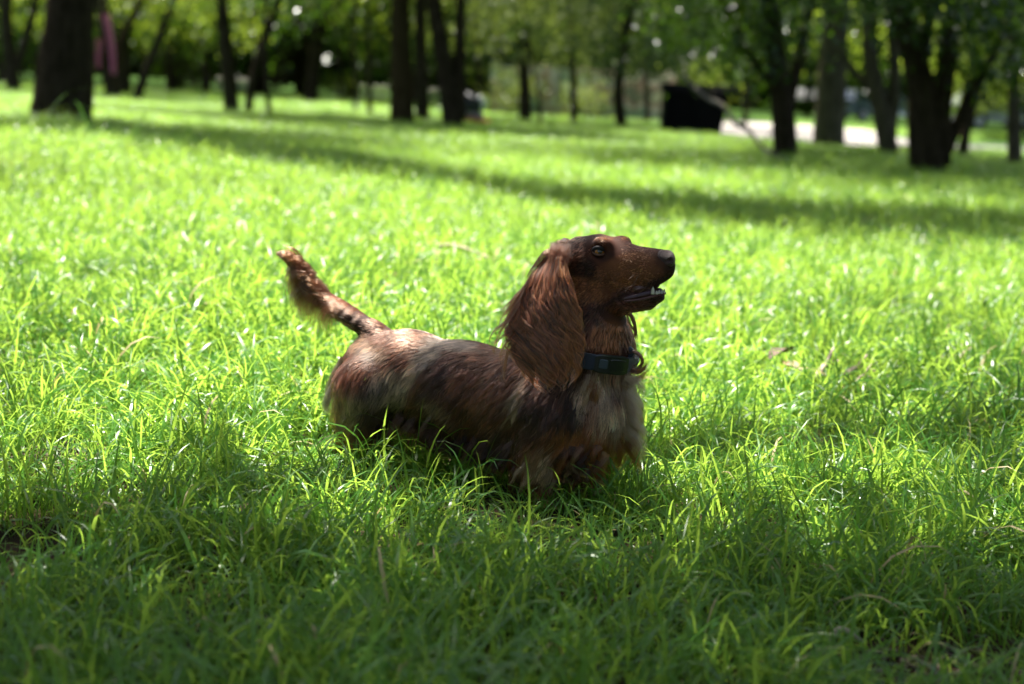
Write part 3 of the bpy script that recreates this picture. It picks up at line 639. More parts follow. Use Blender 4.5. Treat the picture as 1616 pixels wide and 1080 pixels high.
dead_leaf(1245, 630, .05, "small pale dead leaf beside the curled dark leaf", .055, 2.2)
twig((1283, 640), (1320, 610), .006, "pale twig slanting between the dead leaves and the twig bundle", .05, .05)
twig((1328, 636), (1376, 628), .007, "thick pale twig lying flat, farthest right of the dry bits", .05, .05)
twig((1345, 642), (1380, 640), .003, "thin brownish twig just below the thick pale twig", .045, .045)
twig((690, 428), (772, 450), .006, "pale dry stalk lying in the bright grass left of the dog's ear", .07, .07, False)
twig((1305, 1040), (1360, 1044), .004, "pale broken stick on the soil at the bottom right", .02, .02, False)
dead_leaf(120, 690, .03, "tan dead leaf at the edge of the bare soil patch on the left", .02, .3)
dead_leaf(60, 735, .028, "brown dead leaf on the left bare soil patch", .01, 1.3, M_soilchip)
dead_leaf(385, 865, .02, "tiny orange dead leaf deep in the shaded grass", .05, 1.3)
def chips(cx, cy_, n, spread, seed, label):
    g0 = ground(cx, cy_); gg = np.random.default_rng(seed); mb = MB()
    for i in range(n):
        p = g0 + (gg.normal(0, spread), gg.normal(0, spread * .7), 0); p[2] = float(terrain(p[0], p[1])) + .003; a = gg.uniform(0, 3.1); l = gg.uniform(.004, .014)
        d = np.array([math.cos(a) * l, math.sin(a) * l, gg.uniform(-.002, .004)]); mb.tube([p - d, p, p + d], np.array([.4, 1, .4]) * l * gg.uniform(.18, .4), 5, .3)
    tag(mb.build("soil_crumbs", M_soilchip), label, kind="stuff")
chips(95, 722, 200, .06, 1, "crumbs of earth and bark on the bare patch at the left")
chips(1540, 1065, 160, .07, 2, "crumbs of earth on the bare soil at the bottom right corner")
def tall_tuft(px, py, D, hs, label):
    c = P(px, py, D); c[2] = float(terrain(c[0], D)); root = empty("grass_tuft", c); tag(root, label, "grass", "tall tufts on the crest")
    for i, (hh, ang, dr) in enumerate(hs):
        hh *= 1.35
        v, f = blade((c[0] + rb.uniform(-.03, .03), D + rb.uniform(-.03, .03), c[2] - .01), ang, hh, .016, rb.uniform(.15, .35), dr, 9)
        o = mesh_obj("blade", v, f, M_grass, root); at = o.data.attributes.new("tint", 'FLOAT', 'POINT'); at.data.foreach_set("value", [.9] * len(v))
tall_tuft(60, 240, 8.0, [(.34, .2, 1.6), (.30, .1, 2.2), (.27, 3.0, 1.5), (.24, .5, .8)], "tallest arching grass tuft on the crest below the thick trunk")
tall_tuft(135, 245, 8.0, [(.20, 2.6, .9), (.18, .3, 1.3)], "short upright tuft right of the tallest arching one")
tall_tuft(205, 250, 7.9, [(.27, .3, 1.7), (.22, .8, .7), (.22, .1, 1.9)], "arching tuft in the middle of the crest")
tall_tuft(310, 285, 7.7, [(.27, .2, 1.7), (.16, 2.8, 1.2)], "single broad arching blades at the crest's right end")
tall_tuft(50, 225, 8.4, [(.24, 2.9, .9), (.22, .1, .8)], "upright tuft with hooked tips at the far left of the crest")
# ------------------------------------------------------------------ the dog
def yb(px): return 2.12 + (900 - px) * .00052
def Q(px, py, dy=0.0): return P(px, py, yb(px) + dy)
def R_(r, px=900): return r * pxm(yb(px))
class SDF:
    def __init__(s, lo, hi, h):
        s.lo = np.array(lo, float); s.h = h; s.n = np.ceil((np.array(hi) - s.lo) / h).astype(int) + 1
        s.d = np.full(s.n, 0.05, np.float32)
    def _win(s, lo, hi):
        i0 = np.clip(np.floor((lo - s.lo) / s.h).astype(int), 0, s.n - 1); i1 = np.clip(np.ceil((hi - s.lo) / s.h).astype(int) + 1, 1, s.n)
        ax = [s.lo[k] + s.h * np.arange(i0[k], i1[k]) for k in range(3)]
        return tuple(slice(i0[k], i1[k]) for k in range(3)), np.stack(np.meshgrid(*ax, indexing='ij'), -1)
    def cone(s, a, b, ra, rb_, k=.012, ys=1.0, sub=False):
        a = np.asarray(a, float); b = np.asarray(b, float); pad = max(ra, rb_) * max(1, ys) + .05
        w, p = s._win(np.minimum(a, b) - pad, np.maximum(a, b) + pad)
        ym = (a[1] + b[1]) / 2; sc = np.array([1, 1 / ys, 1])
        off = np.array([0, ym, 0]); A = (a - off) * sc; B_ = (b - off) * sc; q = (p - off) * sc
        ab = B_ - A; t = np.clip(((q - A) @ ab) / max(ab @ ab, 1e-9), 0, 1)
        dd = np.linalg.norm(q - A - t[..., None] * ab, axis=-1) - (ra + (rb_ - ra) * t)
        dd = dd * min(1, ys)
        cur = s.d[w]
        if sub:
            h = np.clip(.5 - .5 * (cur + dd) / k, 0, 1); s.d[w] = cur * (1 - h) + (-dd) * h + k * h * (1 - h)
        else:
            h = np.clip(.5 + .5 * (cur - dd) / k, 0, 1); s.d[w] = cur * (1 - h) + dd * h - k * h * (1 - h)
    def mesh(s):
        d = s.d; inn = d < 0; nx, ny, nz = d.shape
        acc = np.zeros((nx - 1, ny - 1, nz - 1, 3), np.float32); cnt = np.zeros((nx - 1, ny - 1, nz - 1), np.float32)
        def sl(o): return tuple(slice(o[k], o[k] + d.shape[k] - 1) for k in range(3))
        for ax in range(3):
            for u in (0, 1):
                for v in (0, 1):
                    o = [0, 0, 0]; o2 = [(ax + 1) % 3, (ax + 2) % 3]; o[o2[0]] = u; o[o2[1]] = v
                    a = d[sl(o)]; o_ = list(o); o_[ax] = 1; b = d[sl(o_)]
                    c = (a < 0) != (b < 0); t = np.where(c, a / np.where(c, a - b, 1), 0)
                    for kk in range(3): acc[..., kk] += np.where(c, (t if kk == ax else o[kk]), 0)
                    cnt += c
        act = cnt > 0; idx = -np.ones(act.shape, np.int64); idx[act] = np.arange(act.sum())
        ijk = np.argwhere(act); V = s.lo + s.h * (ijk + acc[act] / cnt[act][:, None])
        F_ = []
        for ax in range(3):
            o2 = [(ax + 1) % 3, (ax + 2) % 3]
            a = np.moveaxis(inn, [ax, *o2], [0, 1, 2])[:-1, 1:-1, 1:-1]; b = np.moveaxis(inn, [ax, *o2], [0, 1, 2])[1:, 1:-1, 1:-1]
            ii = np.moveaxis(idx, [ax, *o2], [0, 1, 2])
            q = np.stack([ii[:, :-1, :-1], ii[:, 1:, :-1], ii[:, 1:, 1:], ii[:, :-1, 1:]], -1)
            m1 = a & ~b; m2 = ~a & b
            F_.append(q[m1]); F_.append(q[m2][:, ::-1])
        F_ = np.concatenate(F_)
        return V, F_[(F_ >= 0).all(1)]

dog = empty("dog", (0.0, 2.2, 0.0)); tag(dog, "long-haired brown dappled dachshund standing in the grass looking up to the right", "dog")
S = SDF((-.38, 1.94, -.02), (.27, 2.46, .50), .0027)
def C2(p, q, ra, rb_, k=.014, ys=1.0, sub=False, d0=0, d1=None):
    S.cone(Q(p[0], p[1], d0), Q(q[0], q[1], d0 if d1 is None else d1), R_(ra, p[0]), R_(rb_, q[0]), k, ys, sub)
# trunk
C2((600, 581), (645, 592), 58, 66, .02, .95)
C2((645, 592), (735, 618), 66, 74, .02, .95)
C2((735, 618), (835, 642), 74, 84, .02, .9)
C2((835, 642), (915, 650), 84, 82, .02, .9)
C2((915, 650), (940, 640), 78, 60, .02, .95)
C2((700, 650), (880, 690), 52, 52, .02, .9)
C2((560, 600), (600, 610), 28, 45, .015, 1.2)
# neck
C2((880, 615), (938, 560), 76, 53, .02, .9)
C2((938, 560), (938, 492), 52, 45, .02, .9)
C2((905, 600), (945, 545), 70, 50, .02, .85)
HD = .0
# skull
C2((918, 420), (940, 416), 41, 41, .012, .92)
C2((900, 402), (915, 402), 17, 24, .015, 1.3)
C2((930, 450), (950, 455), 34, 30, .015, 1.0)
C2((950, 405), (972, 404), 32, 26, .014, .85)
# brows
C2((948, 384), (956, 385), 10, 9, .01, 1, d0=-.024)
C2((982, 384), (986, 384), 12, 10, .01, 1, d0=.022)
# muzzle
C2((972, 421), (1037, 423), 34, 24, .014, .80)
C2((1000, 411), (1044, 409), 19, 13, .012, .85)
C2((992, 440), (1036, 433), 25, 19, .012, .82)
C2((1034, 424), (1047, 420), 18, 15, .01, .9)
# lower jaw
C2((955, 466), (1040, 468), 26, 9.5, .010, .85)
C2((968, 478), (1022, 476), 20, 13, .010, .85)
# mouth: lip line and opening
C2((980, 473), (1018, 463), 1.6, 3.0, .004, 14, True)
C2((1018, 463), (1064, 449), 2.6, 8.5, .004, 9, True)
# tail
tail_px = [(600, 532), (575, 515), (545, 494), (518, 477), (494, 458), (478, 436), (465, 415), (452, 404), (443, 401)]
tail_r = [20, 17, 15.5, 14, 13, 12, 10, 7, 3]
_tp = spline(tail_px, 22); _tr = np.interp(np.linspace(0, 8, 22), range(9), tail_r)
for i in range(21): C2(tuple(_tp[i]), tuple(_tp[i + 1]), _tr[i] * .92, _tr[i + 1] * .92, .003 if i > 1 else .01)
# legs: near hind, far hind, near fore, far fore
C2((582, 612), (570, 668), 52, 38, .014, .8, d0=-.056)
C2((572, 672), (548, 706), 30, 16, .012, .9, d0=-.055); C2((548, 706), (560, 745), 15, 13, .012, d0=-.055); C2((560, 748), (588, 754), 15, 12, .01, 1.1, d0=-.055)
C2((600, 625), (610, 680), 45, 30, .018, .8, d0=.045)
C2((610, 680), (585, 705), 28, 15, .012, .9, d0=.05); C2((585, 705), (596, 738), 14, 13, .012, d0=.05); C2((596, 738), (622, 742), 14, 11, .01, d0=.05)
C2((872, 650), (862, 690), 56, 44, .014, .7, d0=-.05)
C2((862, 690), (858, 745), 44, 31, .014, .8, d0=-.052)
C2((858, 745), (866, 800), 27, 20, .012, d0=-.05); C2((866, 803), (888, 812), 20, 16, .01, 1.1, d0=-.05)
C2((935, 690), (930, 745), 44, 26, .018, .8, d0=.035)
C2((930, 745), (932, 786), 24, 18, .012, d0=.04); C2((932, 788), (955, 796), 18, 15, .01, 1.1, d0=.04)
# eye sockets
EYE = []
V, Fq = S.mesh()
tri = np.vstack([Fq[:, [0, 1, 2]], Fq[:, [0, 2, 3]]])
bvh = BVHTree.FromPolygons(V.tolist(), tri.tolist())
def hit(px, py):
    v = ray(px, py); v = v / np.linalg.norm(v); r_ = bvh.ray_cast(Vector(CAM), Vector(v)); return (np.array(r_[0]), np.array(r_[1])) if r_[0] else (Q(px, py), np.array([0, -1., 0]))
eh, en = hit(945, 397); er = R_(8.9)
EC = eh + fw * er * .55
yc = yb(930) + .0
EC2 = np.array([EC[0] + .012, 2 * (Q(945, 397)[1]) - EC[1], EC[2] + .002])
for c in (EC, EC2):
    S.cone(c - np.array([0, .002, 0]), c + np.array([0, .002, 0]), er * 1.04, er * 1.04, .003, 1, True)
nh = Q(1051, 407)
V, Fq = S.mesh()
# smooth a little
def laplace(V, Fq, it=2, f=.5):
    e = np.vstack([Fq[:, [0, 1]], Fq[:, [1, 2]], Fq[:, [2, 3]], Fq[:, [3, 0]]]); n = len(V)
    for _ in range(it):
        acc = np.zeros_like(V); cnt = np.zeros(n)
        for a, b in ((0, 1), (1, 0)):
            for k in range(3): acc[:, k] += np.bincount(e[:, a], V[e[:, b], k], n)
            cnt += np.bincount(e[:, a], minlength=n)
        V = V + f * (acc / np.maximum(cnt, 1)[:, None] - V)
    return V
V = laplace(V, Fq, 2, .5)
body = mesh_obj("body", V, Fq, None, dog)
me = body.data
nrm = np.zeros(len(V) * 3, np.float32); me.vertices.foreach_get("normal", nrm); nrm = nrm.reshape(-1, 3)

# --- coat colour: dapple patches, plus light highlights painted along the back and skull top
nA, nB, nC = Noise(14, 21), Noise(14, 22), Noise(14, 23)
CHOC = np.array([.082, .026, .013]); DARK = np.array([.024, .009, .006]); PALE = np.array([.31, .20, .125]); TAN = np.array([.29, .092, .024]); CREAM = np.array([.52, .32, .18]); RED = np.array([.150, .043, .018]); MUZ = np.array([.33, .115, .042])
BL = [  # px, py, rx, ry, angle, colour, strength
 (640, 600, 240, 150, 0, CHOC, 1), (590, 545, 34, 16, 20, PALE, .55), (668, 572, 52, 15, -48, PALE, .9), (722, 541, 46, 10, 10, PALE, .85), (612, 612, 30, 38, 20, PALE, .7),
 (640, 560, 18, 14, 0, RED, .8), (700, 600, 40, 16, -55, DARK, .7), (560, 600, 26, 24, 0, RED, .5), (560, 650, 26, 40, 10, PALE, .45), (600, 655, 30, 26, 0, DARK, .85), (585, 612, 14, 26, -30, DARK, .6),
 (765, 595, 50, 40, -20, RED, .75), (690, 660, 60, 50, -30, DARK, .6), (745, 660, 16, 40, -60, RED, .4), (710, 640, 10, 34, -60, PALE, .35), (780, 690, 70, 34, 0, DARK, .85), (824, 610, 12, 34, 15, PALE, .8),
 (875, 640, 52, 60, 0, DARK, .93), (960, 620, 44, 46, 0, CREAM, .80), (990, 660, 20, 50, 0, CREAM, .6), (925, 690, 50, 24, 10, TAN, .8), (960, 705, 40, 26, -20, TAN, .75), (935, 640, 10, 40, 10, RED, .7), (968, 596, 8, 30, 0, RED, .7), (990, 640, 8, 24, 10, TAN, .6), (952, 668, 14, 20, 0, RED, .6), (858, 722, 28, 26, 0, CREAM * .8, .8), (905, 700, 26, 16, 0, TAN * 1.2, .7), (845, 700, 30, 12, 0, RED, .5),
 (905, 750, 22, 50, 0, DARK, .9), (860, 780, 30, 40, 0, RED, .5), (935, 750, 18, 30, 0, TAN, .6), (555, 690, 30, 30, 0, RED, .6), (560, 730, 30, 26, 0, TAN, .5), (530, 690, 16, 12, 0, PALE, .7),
 # head and neck
 (925, 405, 70, 50, 0, RED * 1.0, 1), (935, 520, 55, 40, 0, RED, .9), (962, 525, 26, 34, 0, TAN, .8), (905, 520, 20, 60, 0, DARK, .9), (945, 494, 50, 12, 0, DARK, .55),
 (928, 434, 22, 18, 0, DARK, .8), (962, 412, 18, 10, 0, DARK, .5), (953, 381, 13, 8, 0, TAN, 1), (988, 376, 9, 9, 0, TAN, 1), (925, 460, 34, 18, 10, MUZ, .85), (955, 464, 24, 16, 0, TAN, .6), (990, 440, 40, 22, -5, MUZ, .85), (1015, 424, 38, 22, 0, MUZ, .8), (1000, 448, 14, 8, 0, TAN, .5),
 (1000, 394, 46, 8, 5, RED * 1.1, .8), (1054, 434, 9, 14, 0, DARK, .6), (1010, 471, 50, 5, -14, DARK, .8), (1000, 488, 50, 12, -8, RED * .8, .8), (1040, 470, 16, 12, 0, DARK, .5), (1048, 410, 12, 18, 0, DARK, .4),
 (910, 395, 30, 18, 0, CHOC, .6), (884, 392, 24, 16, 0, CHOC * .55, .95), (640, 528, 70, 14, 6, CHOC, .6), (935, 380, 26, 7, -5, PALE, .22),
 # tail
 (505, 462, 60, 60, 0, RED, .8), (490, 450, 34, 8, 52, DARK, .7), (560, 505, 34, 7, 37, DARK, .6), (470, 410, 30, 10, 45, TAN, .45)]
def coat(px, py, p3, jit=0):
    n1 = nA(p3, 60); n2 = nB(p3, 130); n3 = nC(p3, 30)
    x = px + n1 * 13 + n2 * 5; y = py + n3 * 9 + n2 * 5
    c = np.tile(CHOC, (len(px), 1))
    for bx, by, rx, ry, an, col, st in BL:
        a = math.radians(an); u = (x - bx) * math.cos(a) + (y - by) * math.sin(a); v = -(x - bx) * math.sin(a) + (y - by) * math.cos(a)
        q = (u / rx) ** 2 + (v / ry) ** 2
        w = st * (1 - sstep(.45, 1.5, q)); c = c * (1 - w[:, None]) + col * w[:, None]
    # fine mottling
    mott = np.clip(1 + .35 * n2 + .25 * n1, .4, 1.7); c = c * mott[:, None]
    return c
pv = proj(V); far = np.zeros(len(V))
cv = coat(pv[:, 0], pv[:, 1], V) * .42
# inside of the mouth and lips
pmx, pmy = pv[:, 0], pv[:, 1]
lip = (pmx > 975) & (np.abs(pmy - (475 - (pmx - 975) * .36)) < 7 + (pmx > 1022) * 6) & (pmx < 1050) & (pmy < 474)
cv[lip] = np.array([.035, .012, .012])
ca = me.color_attributes.new("coat_colour", 'FLOAT_COLOR', 'POINT'); ca.data.foreach_set("color", np.concatenate([cv, np.ones((len(cv), 1))], 1).astype(np.float32).ravel())
m_, nt, N, L, B = mat("skin_and_undercoat"); B.inputs["Roughness"].default_value = .75; B.inputs["Specular IOR Level"].default_value = .25
at = N.new("ShaderNodeAttribute"); at.attribute_name = "coat_colour"; L.new(at.outputs["Color"], B.inputs["Base Color"]); me.materials.append(m_)

# --- hair
def hair_material(name, rough=.26, rad=.40, tint=None):
    m_ = bpy.data.materials.new(name); m_.use_nodes = True; N = m_.node_tree.nodes; L = m_.node_tree.links
    N.remove(N["Principled BSDF"]); h = N.new("ShaderNodeBsdfHairPrincipled"); h.model = 'CHIANG'; h.parametrization = 'COLOR'
    h.inputs["Roughness"].default_value = rough; h.inputs["Radial Roughness"].default_value = rad; h.inputs["Random Roughness"].default_value = .2
    at = N.new("ShaderNodeAttribute"); at.attribute_name = "hair_colour"; L.new(at.outputs["Color"], h.inputs["Color"])
    pb = N.new('ShaderNodeBsdfPrincipled'); pb.inputs['Roughness'].default_value = .42; pb.inputs['Specular IOR Level'].default_value = .35; L.new(at.outputs['Color'], pb.inputs['Base Color'])
    mxs = N.new('ShaderNodeMixShader'); mxs.inputs[0].default_value = .62; L.new(pb.outputs[0], mxs.inputs[1]); L.new(h.outputs[0], mxs.inputs[2])
    L.new(mxs.outputs[0], N["Material Output"].inputs[0]); return m_
M_hair = hair_material("hair_strand")
def make_hair(name, pts, rad, cols, parent, material=None):
    """pts (n, k, 3), rad (n, k), cols (n, k, 3)"""
    n, k, _ = pts.shape
    hc = bpy.data.hair_curves.new(name); hc.add_curves([k] * n)
    hc.attributes["position"].data.foreach_set("vector", pts.astype(np.float32).ravel())
    ra = hc.attributes.get("radius") or hc.attributes.new("radius", 'FLOAT', 'POINT'); ra.data.foreach_set("value", rad.astype(np.float32).ravel())
    if cols.ndim == 2: cols = np.repeat(cols[:, None], k, 1)
    c4 = np.concatenate([cols, np.ones((n, k, 1))], -1)
    at = hc.attributes.new("hair_colour", 'FLOAT_COLOR', 'POINT'); at.data.foreach_set("color", np.clip(c4, 0, 1).astype(np.float32).ravel())
    hc.materials.append(material or M_hair)
    o = bpy.data.objects.new(name, hc); COL.objects.link(o); o.parent = parent; o.matrix_parent_inverse = Matrix.Translation(-Vector(parent.location)); return o

# surface samples
tri = np.vstack([Fq[:, [0, 1, 2]], Fq[:, [0, 2, 3]]]); A, B3, C3 = V[tri[:, 0]], V[tri[:, 1]], V[tri[:, 2]]
ar = np.linalg.norm(np.cross(B3 - A, C3 - A), axis=1) / 2; tc_ = (A + B3 + C3) / 3
tp = proj(tc_)
headw = (tp[:, 0] > 872) & (tp[:, 1] < 515)
facing = (nrm[tri].mean(1) * (tc_ - CAM)).sum(1) < .3 * np.linalg.norm(tc_ - CAM, axis=1)
wgt = ar * np.where(headw, 4.0, 1.0) * np.where(facing, 1, .35)
NH = 170000
ti = rng.choice(len(tri), NH, p=wgt / wgt.sum())
b1 = rng.random(NH); b2 = rng.random(NH); sw = b1 + b2 > 1; b1[sw] = 1 - b1[sw]; b2[sw] = 1 - b2[sw]
root_ = A[ti] + (B3 - A)[ti] * b1[:, None] + (C3 - A)[ti] * b2[:, None]
nn = nrm[tri[ti, 0]] * (1 - b1 - b2)[:, None] + nrm[tri[ti, 1]] * b1[:, None] + nrm[tri[ti, 2]] * b2[:, None]; nn /= np.linalg.norm(nn, axis=1)[:, None]
rp = proj(root_); rx, ry = rp[:, 0], rp[:, 1]
# flow direction in photo axes (x right, z up) by region, blended with weights
REG = [ # px, py, radius, dir(x, y, z), length mm, lift
 (1040, 420, 22, (-1, 0, .0), 3.2, .25), (1000, 420, 34, (-1, 0, -.12), 5.0, .25), (1010, 475, 26, (-1, 0, -.15), 5, .3), (965, 405, 22, (-1, 0, .1), 3.0, .15), (945, 380, 22, (-1, 0, .15), 4.5, .18), (915, 390, 26, (-1, 0, -.15), 8, .18), (885, 395, 22, (-1, 0, -.25), 14, .3),
 (925, 430, 28, (-1, 0, -.45), 6.0, .25), (960, 455, 28, (-1, 0, -.35), 6.0, .25), (930, 480, 26, (-.7, 0, -.7), 8, .2), (960, 500, 24, (-.4, 0, -1), 10, .22),
 (940, 530, 34, (-.25, 0, -1), 15, .22), (985, 535, 18, (.1, 0, -1), 14, .25), (880, 560, 40, (-.7, 0, -.8), 28, .3), (960, 600, 34, (.05, 0, -1), 24, .35), (1000, 610, 22, (.35, -.1, -1), 24, .5), (1000, 660, 24, (.15, -.1, -1), 26, .5), (960, 670, 30, (.0, 0, -1), 28, .4),
 (940, 715, 30, (.15, 0, -1), 30, .5), (880, 650, 40, (-.25, 0, -1), 26, .28), (870, 710, 34, (-.5, 0, -.9), 26, .45), (860, 780, 34, (-.5, 0, -.8), 16, .4), (935, 770, 28, (.1, 0, -1), 18, .4),
 (820, 590, 34, (-.8, 0, -.6), 24, .28), (760, 570, 34, (-1, 0, -.4), 20, .25), (700, 560, 34, (-1, 0, -.45), 20, .25), (640, 550, 30, (-1, 0, -.35), 19, .28), (595, 560, 26, (-.7, 0, -.8), 20, .3),
 (820, 650, 40, (-.6, 0, -.8), 26, .28), (760, 640, 44, (-.75, 0, -.75), 25, .25), (690, 630, 44, (-.75, 0, -.7), 24, .25), (640, 620, 34, (-.5, 0, -.9), 22, .25), (590, 620, 34, (-.45, 0, -1), 22, .25), (545, 610, 22, (-.3, 0, -1), 26, .3), (550, 660, 26, (-.25, 0, -1), 24, .3), (595, 660, 20, (-.2, 0, -1), 7, .2),
 (560, 695, 22, (-.8, 0, -.5), 18, .5), (565, 740, 24, (-.5, 0, -.8), 12, .4), (800, 715, 50, (-.5, 0, -1), 36, .35), (720, 700, 44, (-.5, 0, -1), 34, .35), (650, 690, 34, (-.4, 0, -1), 26, .3),
 (575, 515, 20, (-.85, 0, .6), 14, .15), (530, 485, 24, (-.82, 0, .58), 18, .18), (495, 458, 20, (-.65, 0, .8), 20, .2), (470, 420, 20, (-.6, 0, .8), 18, .2), (448, 402, 14, (-1, 0, .2), 12, .2)]
W = np.zeros((NH, len(REG)))
for i, (bx, by, br, *_r) in enumerate(REG): W[:, i] = 1 / (((rx - bx) ** 2 + (ry - by) ** 2) / br ** 2 + .05) ** 2.5
W /= W.sum(1)[:, None]
fl = W @ np.array([r[3] for r in REG]); ln = (W @ np.array([r[4] for r in REG])) / 1000; lift = W @ np.array([r[5] for r in REG])
sw1 = nA(root_, 42); sw2 = nB(root_, 55)
hd = ((rx > 872) & (ry < 500)).astype(float)
fl = fl + np.stack([sw1 * .34 * (1 - hd * .7), sw2 * .2, nC(root_, 38) * .30 * (1 - hd * .7)], 1) + rng.normal(0, .06, (NH, 3))
fl /= np.linalg.norm(fl, axis=1)[:, None]
tg = fl - nn * (fl * nn).sum(1)[:, None]; tgn = np.linalg.norm(tg, axis=1); tg /= np.maximum(tgn, .05)[:, None]
# keep hair off the eyes, nose pad, collar band, mouth
dE = np.minimum(np.linalg.norm(root_ - EC, axis=1), np.linalg.norm(root_ - EC2, axis=1))
collar_mid = 563 + (rx - 960) * .02
keep = (dE > er * 1.12) & ~((rx > 1040) & (ry < 424) & (ry > 385)) & ~((np.abs(ry - collar_mid) < 17) & (rx > 880))
inm = (rx > 985) & (np.abs(ry - (472 - (rx - 985) * .36)) < np.where(rx > 1018, 8, 2.5)) & (ry < 474)
keep &= ~inm
ln = ln * np.where(dE < er * 1.9, .45, 1)
ln *= rng.uniform(.65, 1.2, NH) * (1 - .0 * hd)
root_, nn, tg, ln, lift, rx, ry, hd = (a[keep] for a in (root_, nn, tg, ln, lift, rx, ry, hd)); n = len(root_)
K = 7; T = np.linspace(0, 1, K)
bend = rng.normal(0, .10, (n, 3))
pts = np.zeros((n, K, 3)); pts[:, 0] = root_ - nn * .0006
grav = np.array([0, 0, -1.0])
for i in range(1, K):
    t = T[i]
    lf = (lift * (1 - .8 * t))[:, None]
    d = tg + nn * lf + grav * (.25 * t * np.minimum(1, ln / .02))[:, None] + bend * t
    d /= np.linalg.norm(d, axis=1)[:, None]; pts[:, i] = pts[:, i - 1] + d * (ln / (K - 1))[:, None]
# clumping towards guide hairs
def clump(pts, amount, every, seed=1, pw=1.3):
    g = np.random.default_rng(seed); n = len(pts); gi_ = g.choice(n, max(2, n // every), replace=False)
    kd = KDTree(len(gi_))
    for j, i in enumerate(gi_): kd.insert(pts[i, 0], j)
    kd.balance(); near = np.array([kd.find(p)[1] for p in pts[:, 0]])
    gp = pts[gi_[near]]; am = amount if np.ndim(amount) else np.full(n, amount)
    t = np.linspace(0, 1, pts.shape[1])[None, :, None] ** pw
    tgt = gp - gp[:, :1] + gp[:, :1]
    return pts + (tgt - pts) * t * am[:, None, None], near
tl = 1 - sstep(600, 570, rx) * sstep(540, 520, ry)
pts, _ = clump(pts, (.34 + .30 * (1 - hd)) * (.25 + .75 * tl), 13, 1)
pts, near = clump(pts, .20 * (1 - hd) * tl, 130, 2)
# gentle wave on longer hair
ph = nA(root_, 90)[:, None] * 4 + T[None] * 7
wv = np.sin(ph) * (ln[:, None] * .06) * T[None]
sd = np.cross(nn, tg); pts += sd[:, None] * wv[..., None]
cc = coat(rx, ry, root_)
gv = np.random.default_rng(6).uniform(.45, 1.75, 4000)[near % 4000]
cc = cc * gv[:, None] * rng.uniform(.6, 1.5, n)[:, None]
white = rng.random(n) < .035 * (1 - hd); cc[white] = PALE * 1.3
tipw = T[None, :, None] ** 1.5
_, near2 = clump(pts, 0.0, 16, 7)
gv2 = np.random.default_rng(8).uniform(.45, 1.75, 9000)[near2 % 9000]; cc = cc * gv2[:, None]
colk = cc[:, None] * (1 + .55 * tipw)
rad = np.where(hd > .5, .00012, .00016)[:, None] * (1 - T[None] ** 2 * .75)
make_hair("coat", pts, rad, colk, dog)

# --- ears
def lerp_tab(v, tab):
    tv = [r[0] for r in tab]; return np.stack([np.interp(v, tv, [r[k] for r in tab]) for k in range(1, len(tab[0]))], -1)
EL = [(0, 880, 392, 2.094), (.1, 862, 404, 2.086), (.25, 842, 436, 2.074), (.4, 824, 470, 2.062), (.6, 806, 512, 2.052), (.8, 812, 556, 2.044), (1.0, 838, 600, 2.040), (1.15, 858, 622, 2.038)]
ER = [(0, 888, 394, 2.088), (.1, 893, 408, 2.072), (.25, 900, 438, 2.056), (.4, 907, 468, 2.046), (.6, 914, 512, 2.038), (.8, 916, 552, 2.032), (1.0, 910, 592, 2.028), (1.15, 902, 615, 2.028)]
def ear_pt(u, v, lift_=0.0):
    a = lerp_tab(v, EL); b = lerp_tab(v, ER); q = a + (b - a) * u[..., None]
    y = q[..., 2] - .012 * np.sin(np.pi * np.clip(u, 0, 1)) - lift_
    vv = fw[None] * F + RT[None] * (q[..., 0, None] - 808) + UP[None] * (540 - q[..., 1, None]); vv = vv.reshape(-1, 3)
    return (CAM + vv * (y.reshape(-1) / vv[:, 1])[:, None]).reshape(*y.shape, 3)
M_ear = simple("ear_leather", (.035, .013, .009), .7, scale=60)
def ear_flap():
    nu, nv = 14, 26; U, Vv = np.meshgrid(np.linspace(0.08, .96, nu), np.linspace(0, .86, nv))
    th = .005 * np.sin(np.pi * np.clip(U, .02, .98)) * (1 - .5 * Vv) + .0008
    f = ear_pt(U, Vv, -.004 + th / 2); b = ear_pt(U, Vv, -.004 - th / 2)
    i = np.arange(nv - 1)[:, None] * nu + np.arange(nu - 1)[None]
    q = np.stack([i, i + nu, i + nu + 1, i + 1], -1).reshape(-1, 4); o = nu * nv
    ring = [k for k in range(nu)] + [r * nu + nu - 1 for r in range(1, nv)] + [(nv - 1) * nu + k for k in range(nu - 2, -1, -1)] + [r * nu for r in range(nv - 2, 0, -1)]
    side = np.array([(ring[k], ring[(k + 1) % len(ring)], ring[(k + 1) % len(ring)] + o, ring[k] + o) for k in range(len(ring))])
    return np.vstack([f.reshape(-1, 3), b.reshape(-1, 3)]), np.vstack([q, q[:, ::-1] + o, side])
ev, ef = ear_flap()
ear = mesh_obj("ear", ev, ef, M_ear, dog)
NE = 19000; KE = 22
g = np.random.default_rng(17)
u = g.uniform(-.02, 1.0, NE); v0 = g.uniform(0, .82, NE) ** 1.1; v0[: NE // 6] = g.uniform(0, .12, NE // 6)
le = g.uniform(.42, .85, NE); v1 = np.minimum(v0 + le, .98 + .12 * np.sin(u * 19 + 1) * g.random(NE) + g.normal(0, .035, NE) - .10 * np.abs(u - .55) + .07 * np.sin(np.round(u * 26) * 8.1)); lay = g.uniform(0, 1, NE)
T2 = np.linspace(0, 1, KE)[None]
vv = v0[:, None] + (v1 - v0)[:, None] * T2
cl = np.where(g.random(NE) < .78, np.round(u * 26 + g.normal(0, .22, NE)) / 26, u + g.normal(0, .01, NE))
du = (cl - u)[:, None] * T2 ** .8 * .75
ph = np.sin(cl * 57.3) * 3 + np.sin(cl * 23) * 2; fr = 12 + 2.5 * np.sin(cl * 91)
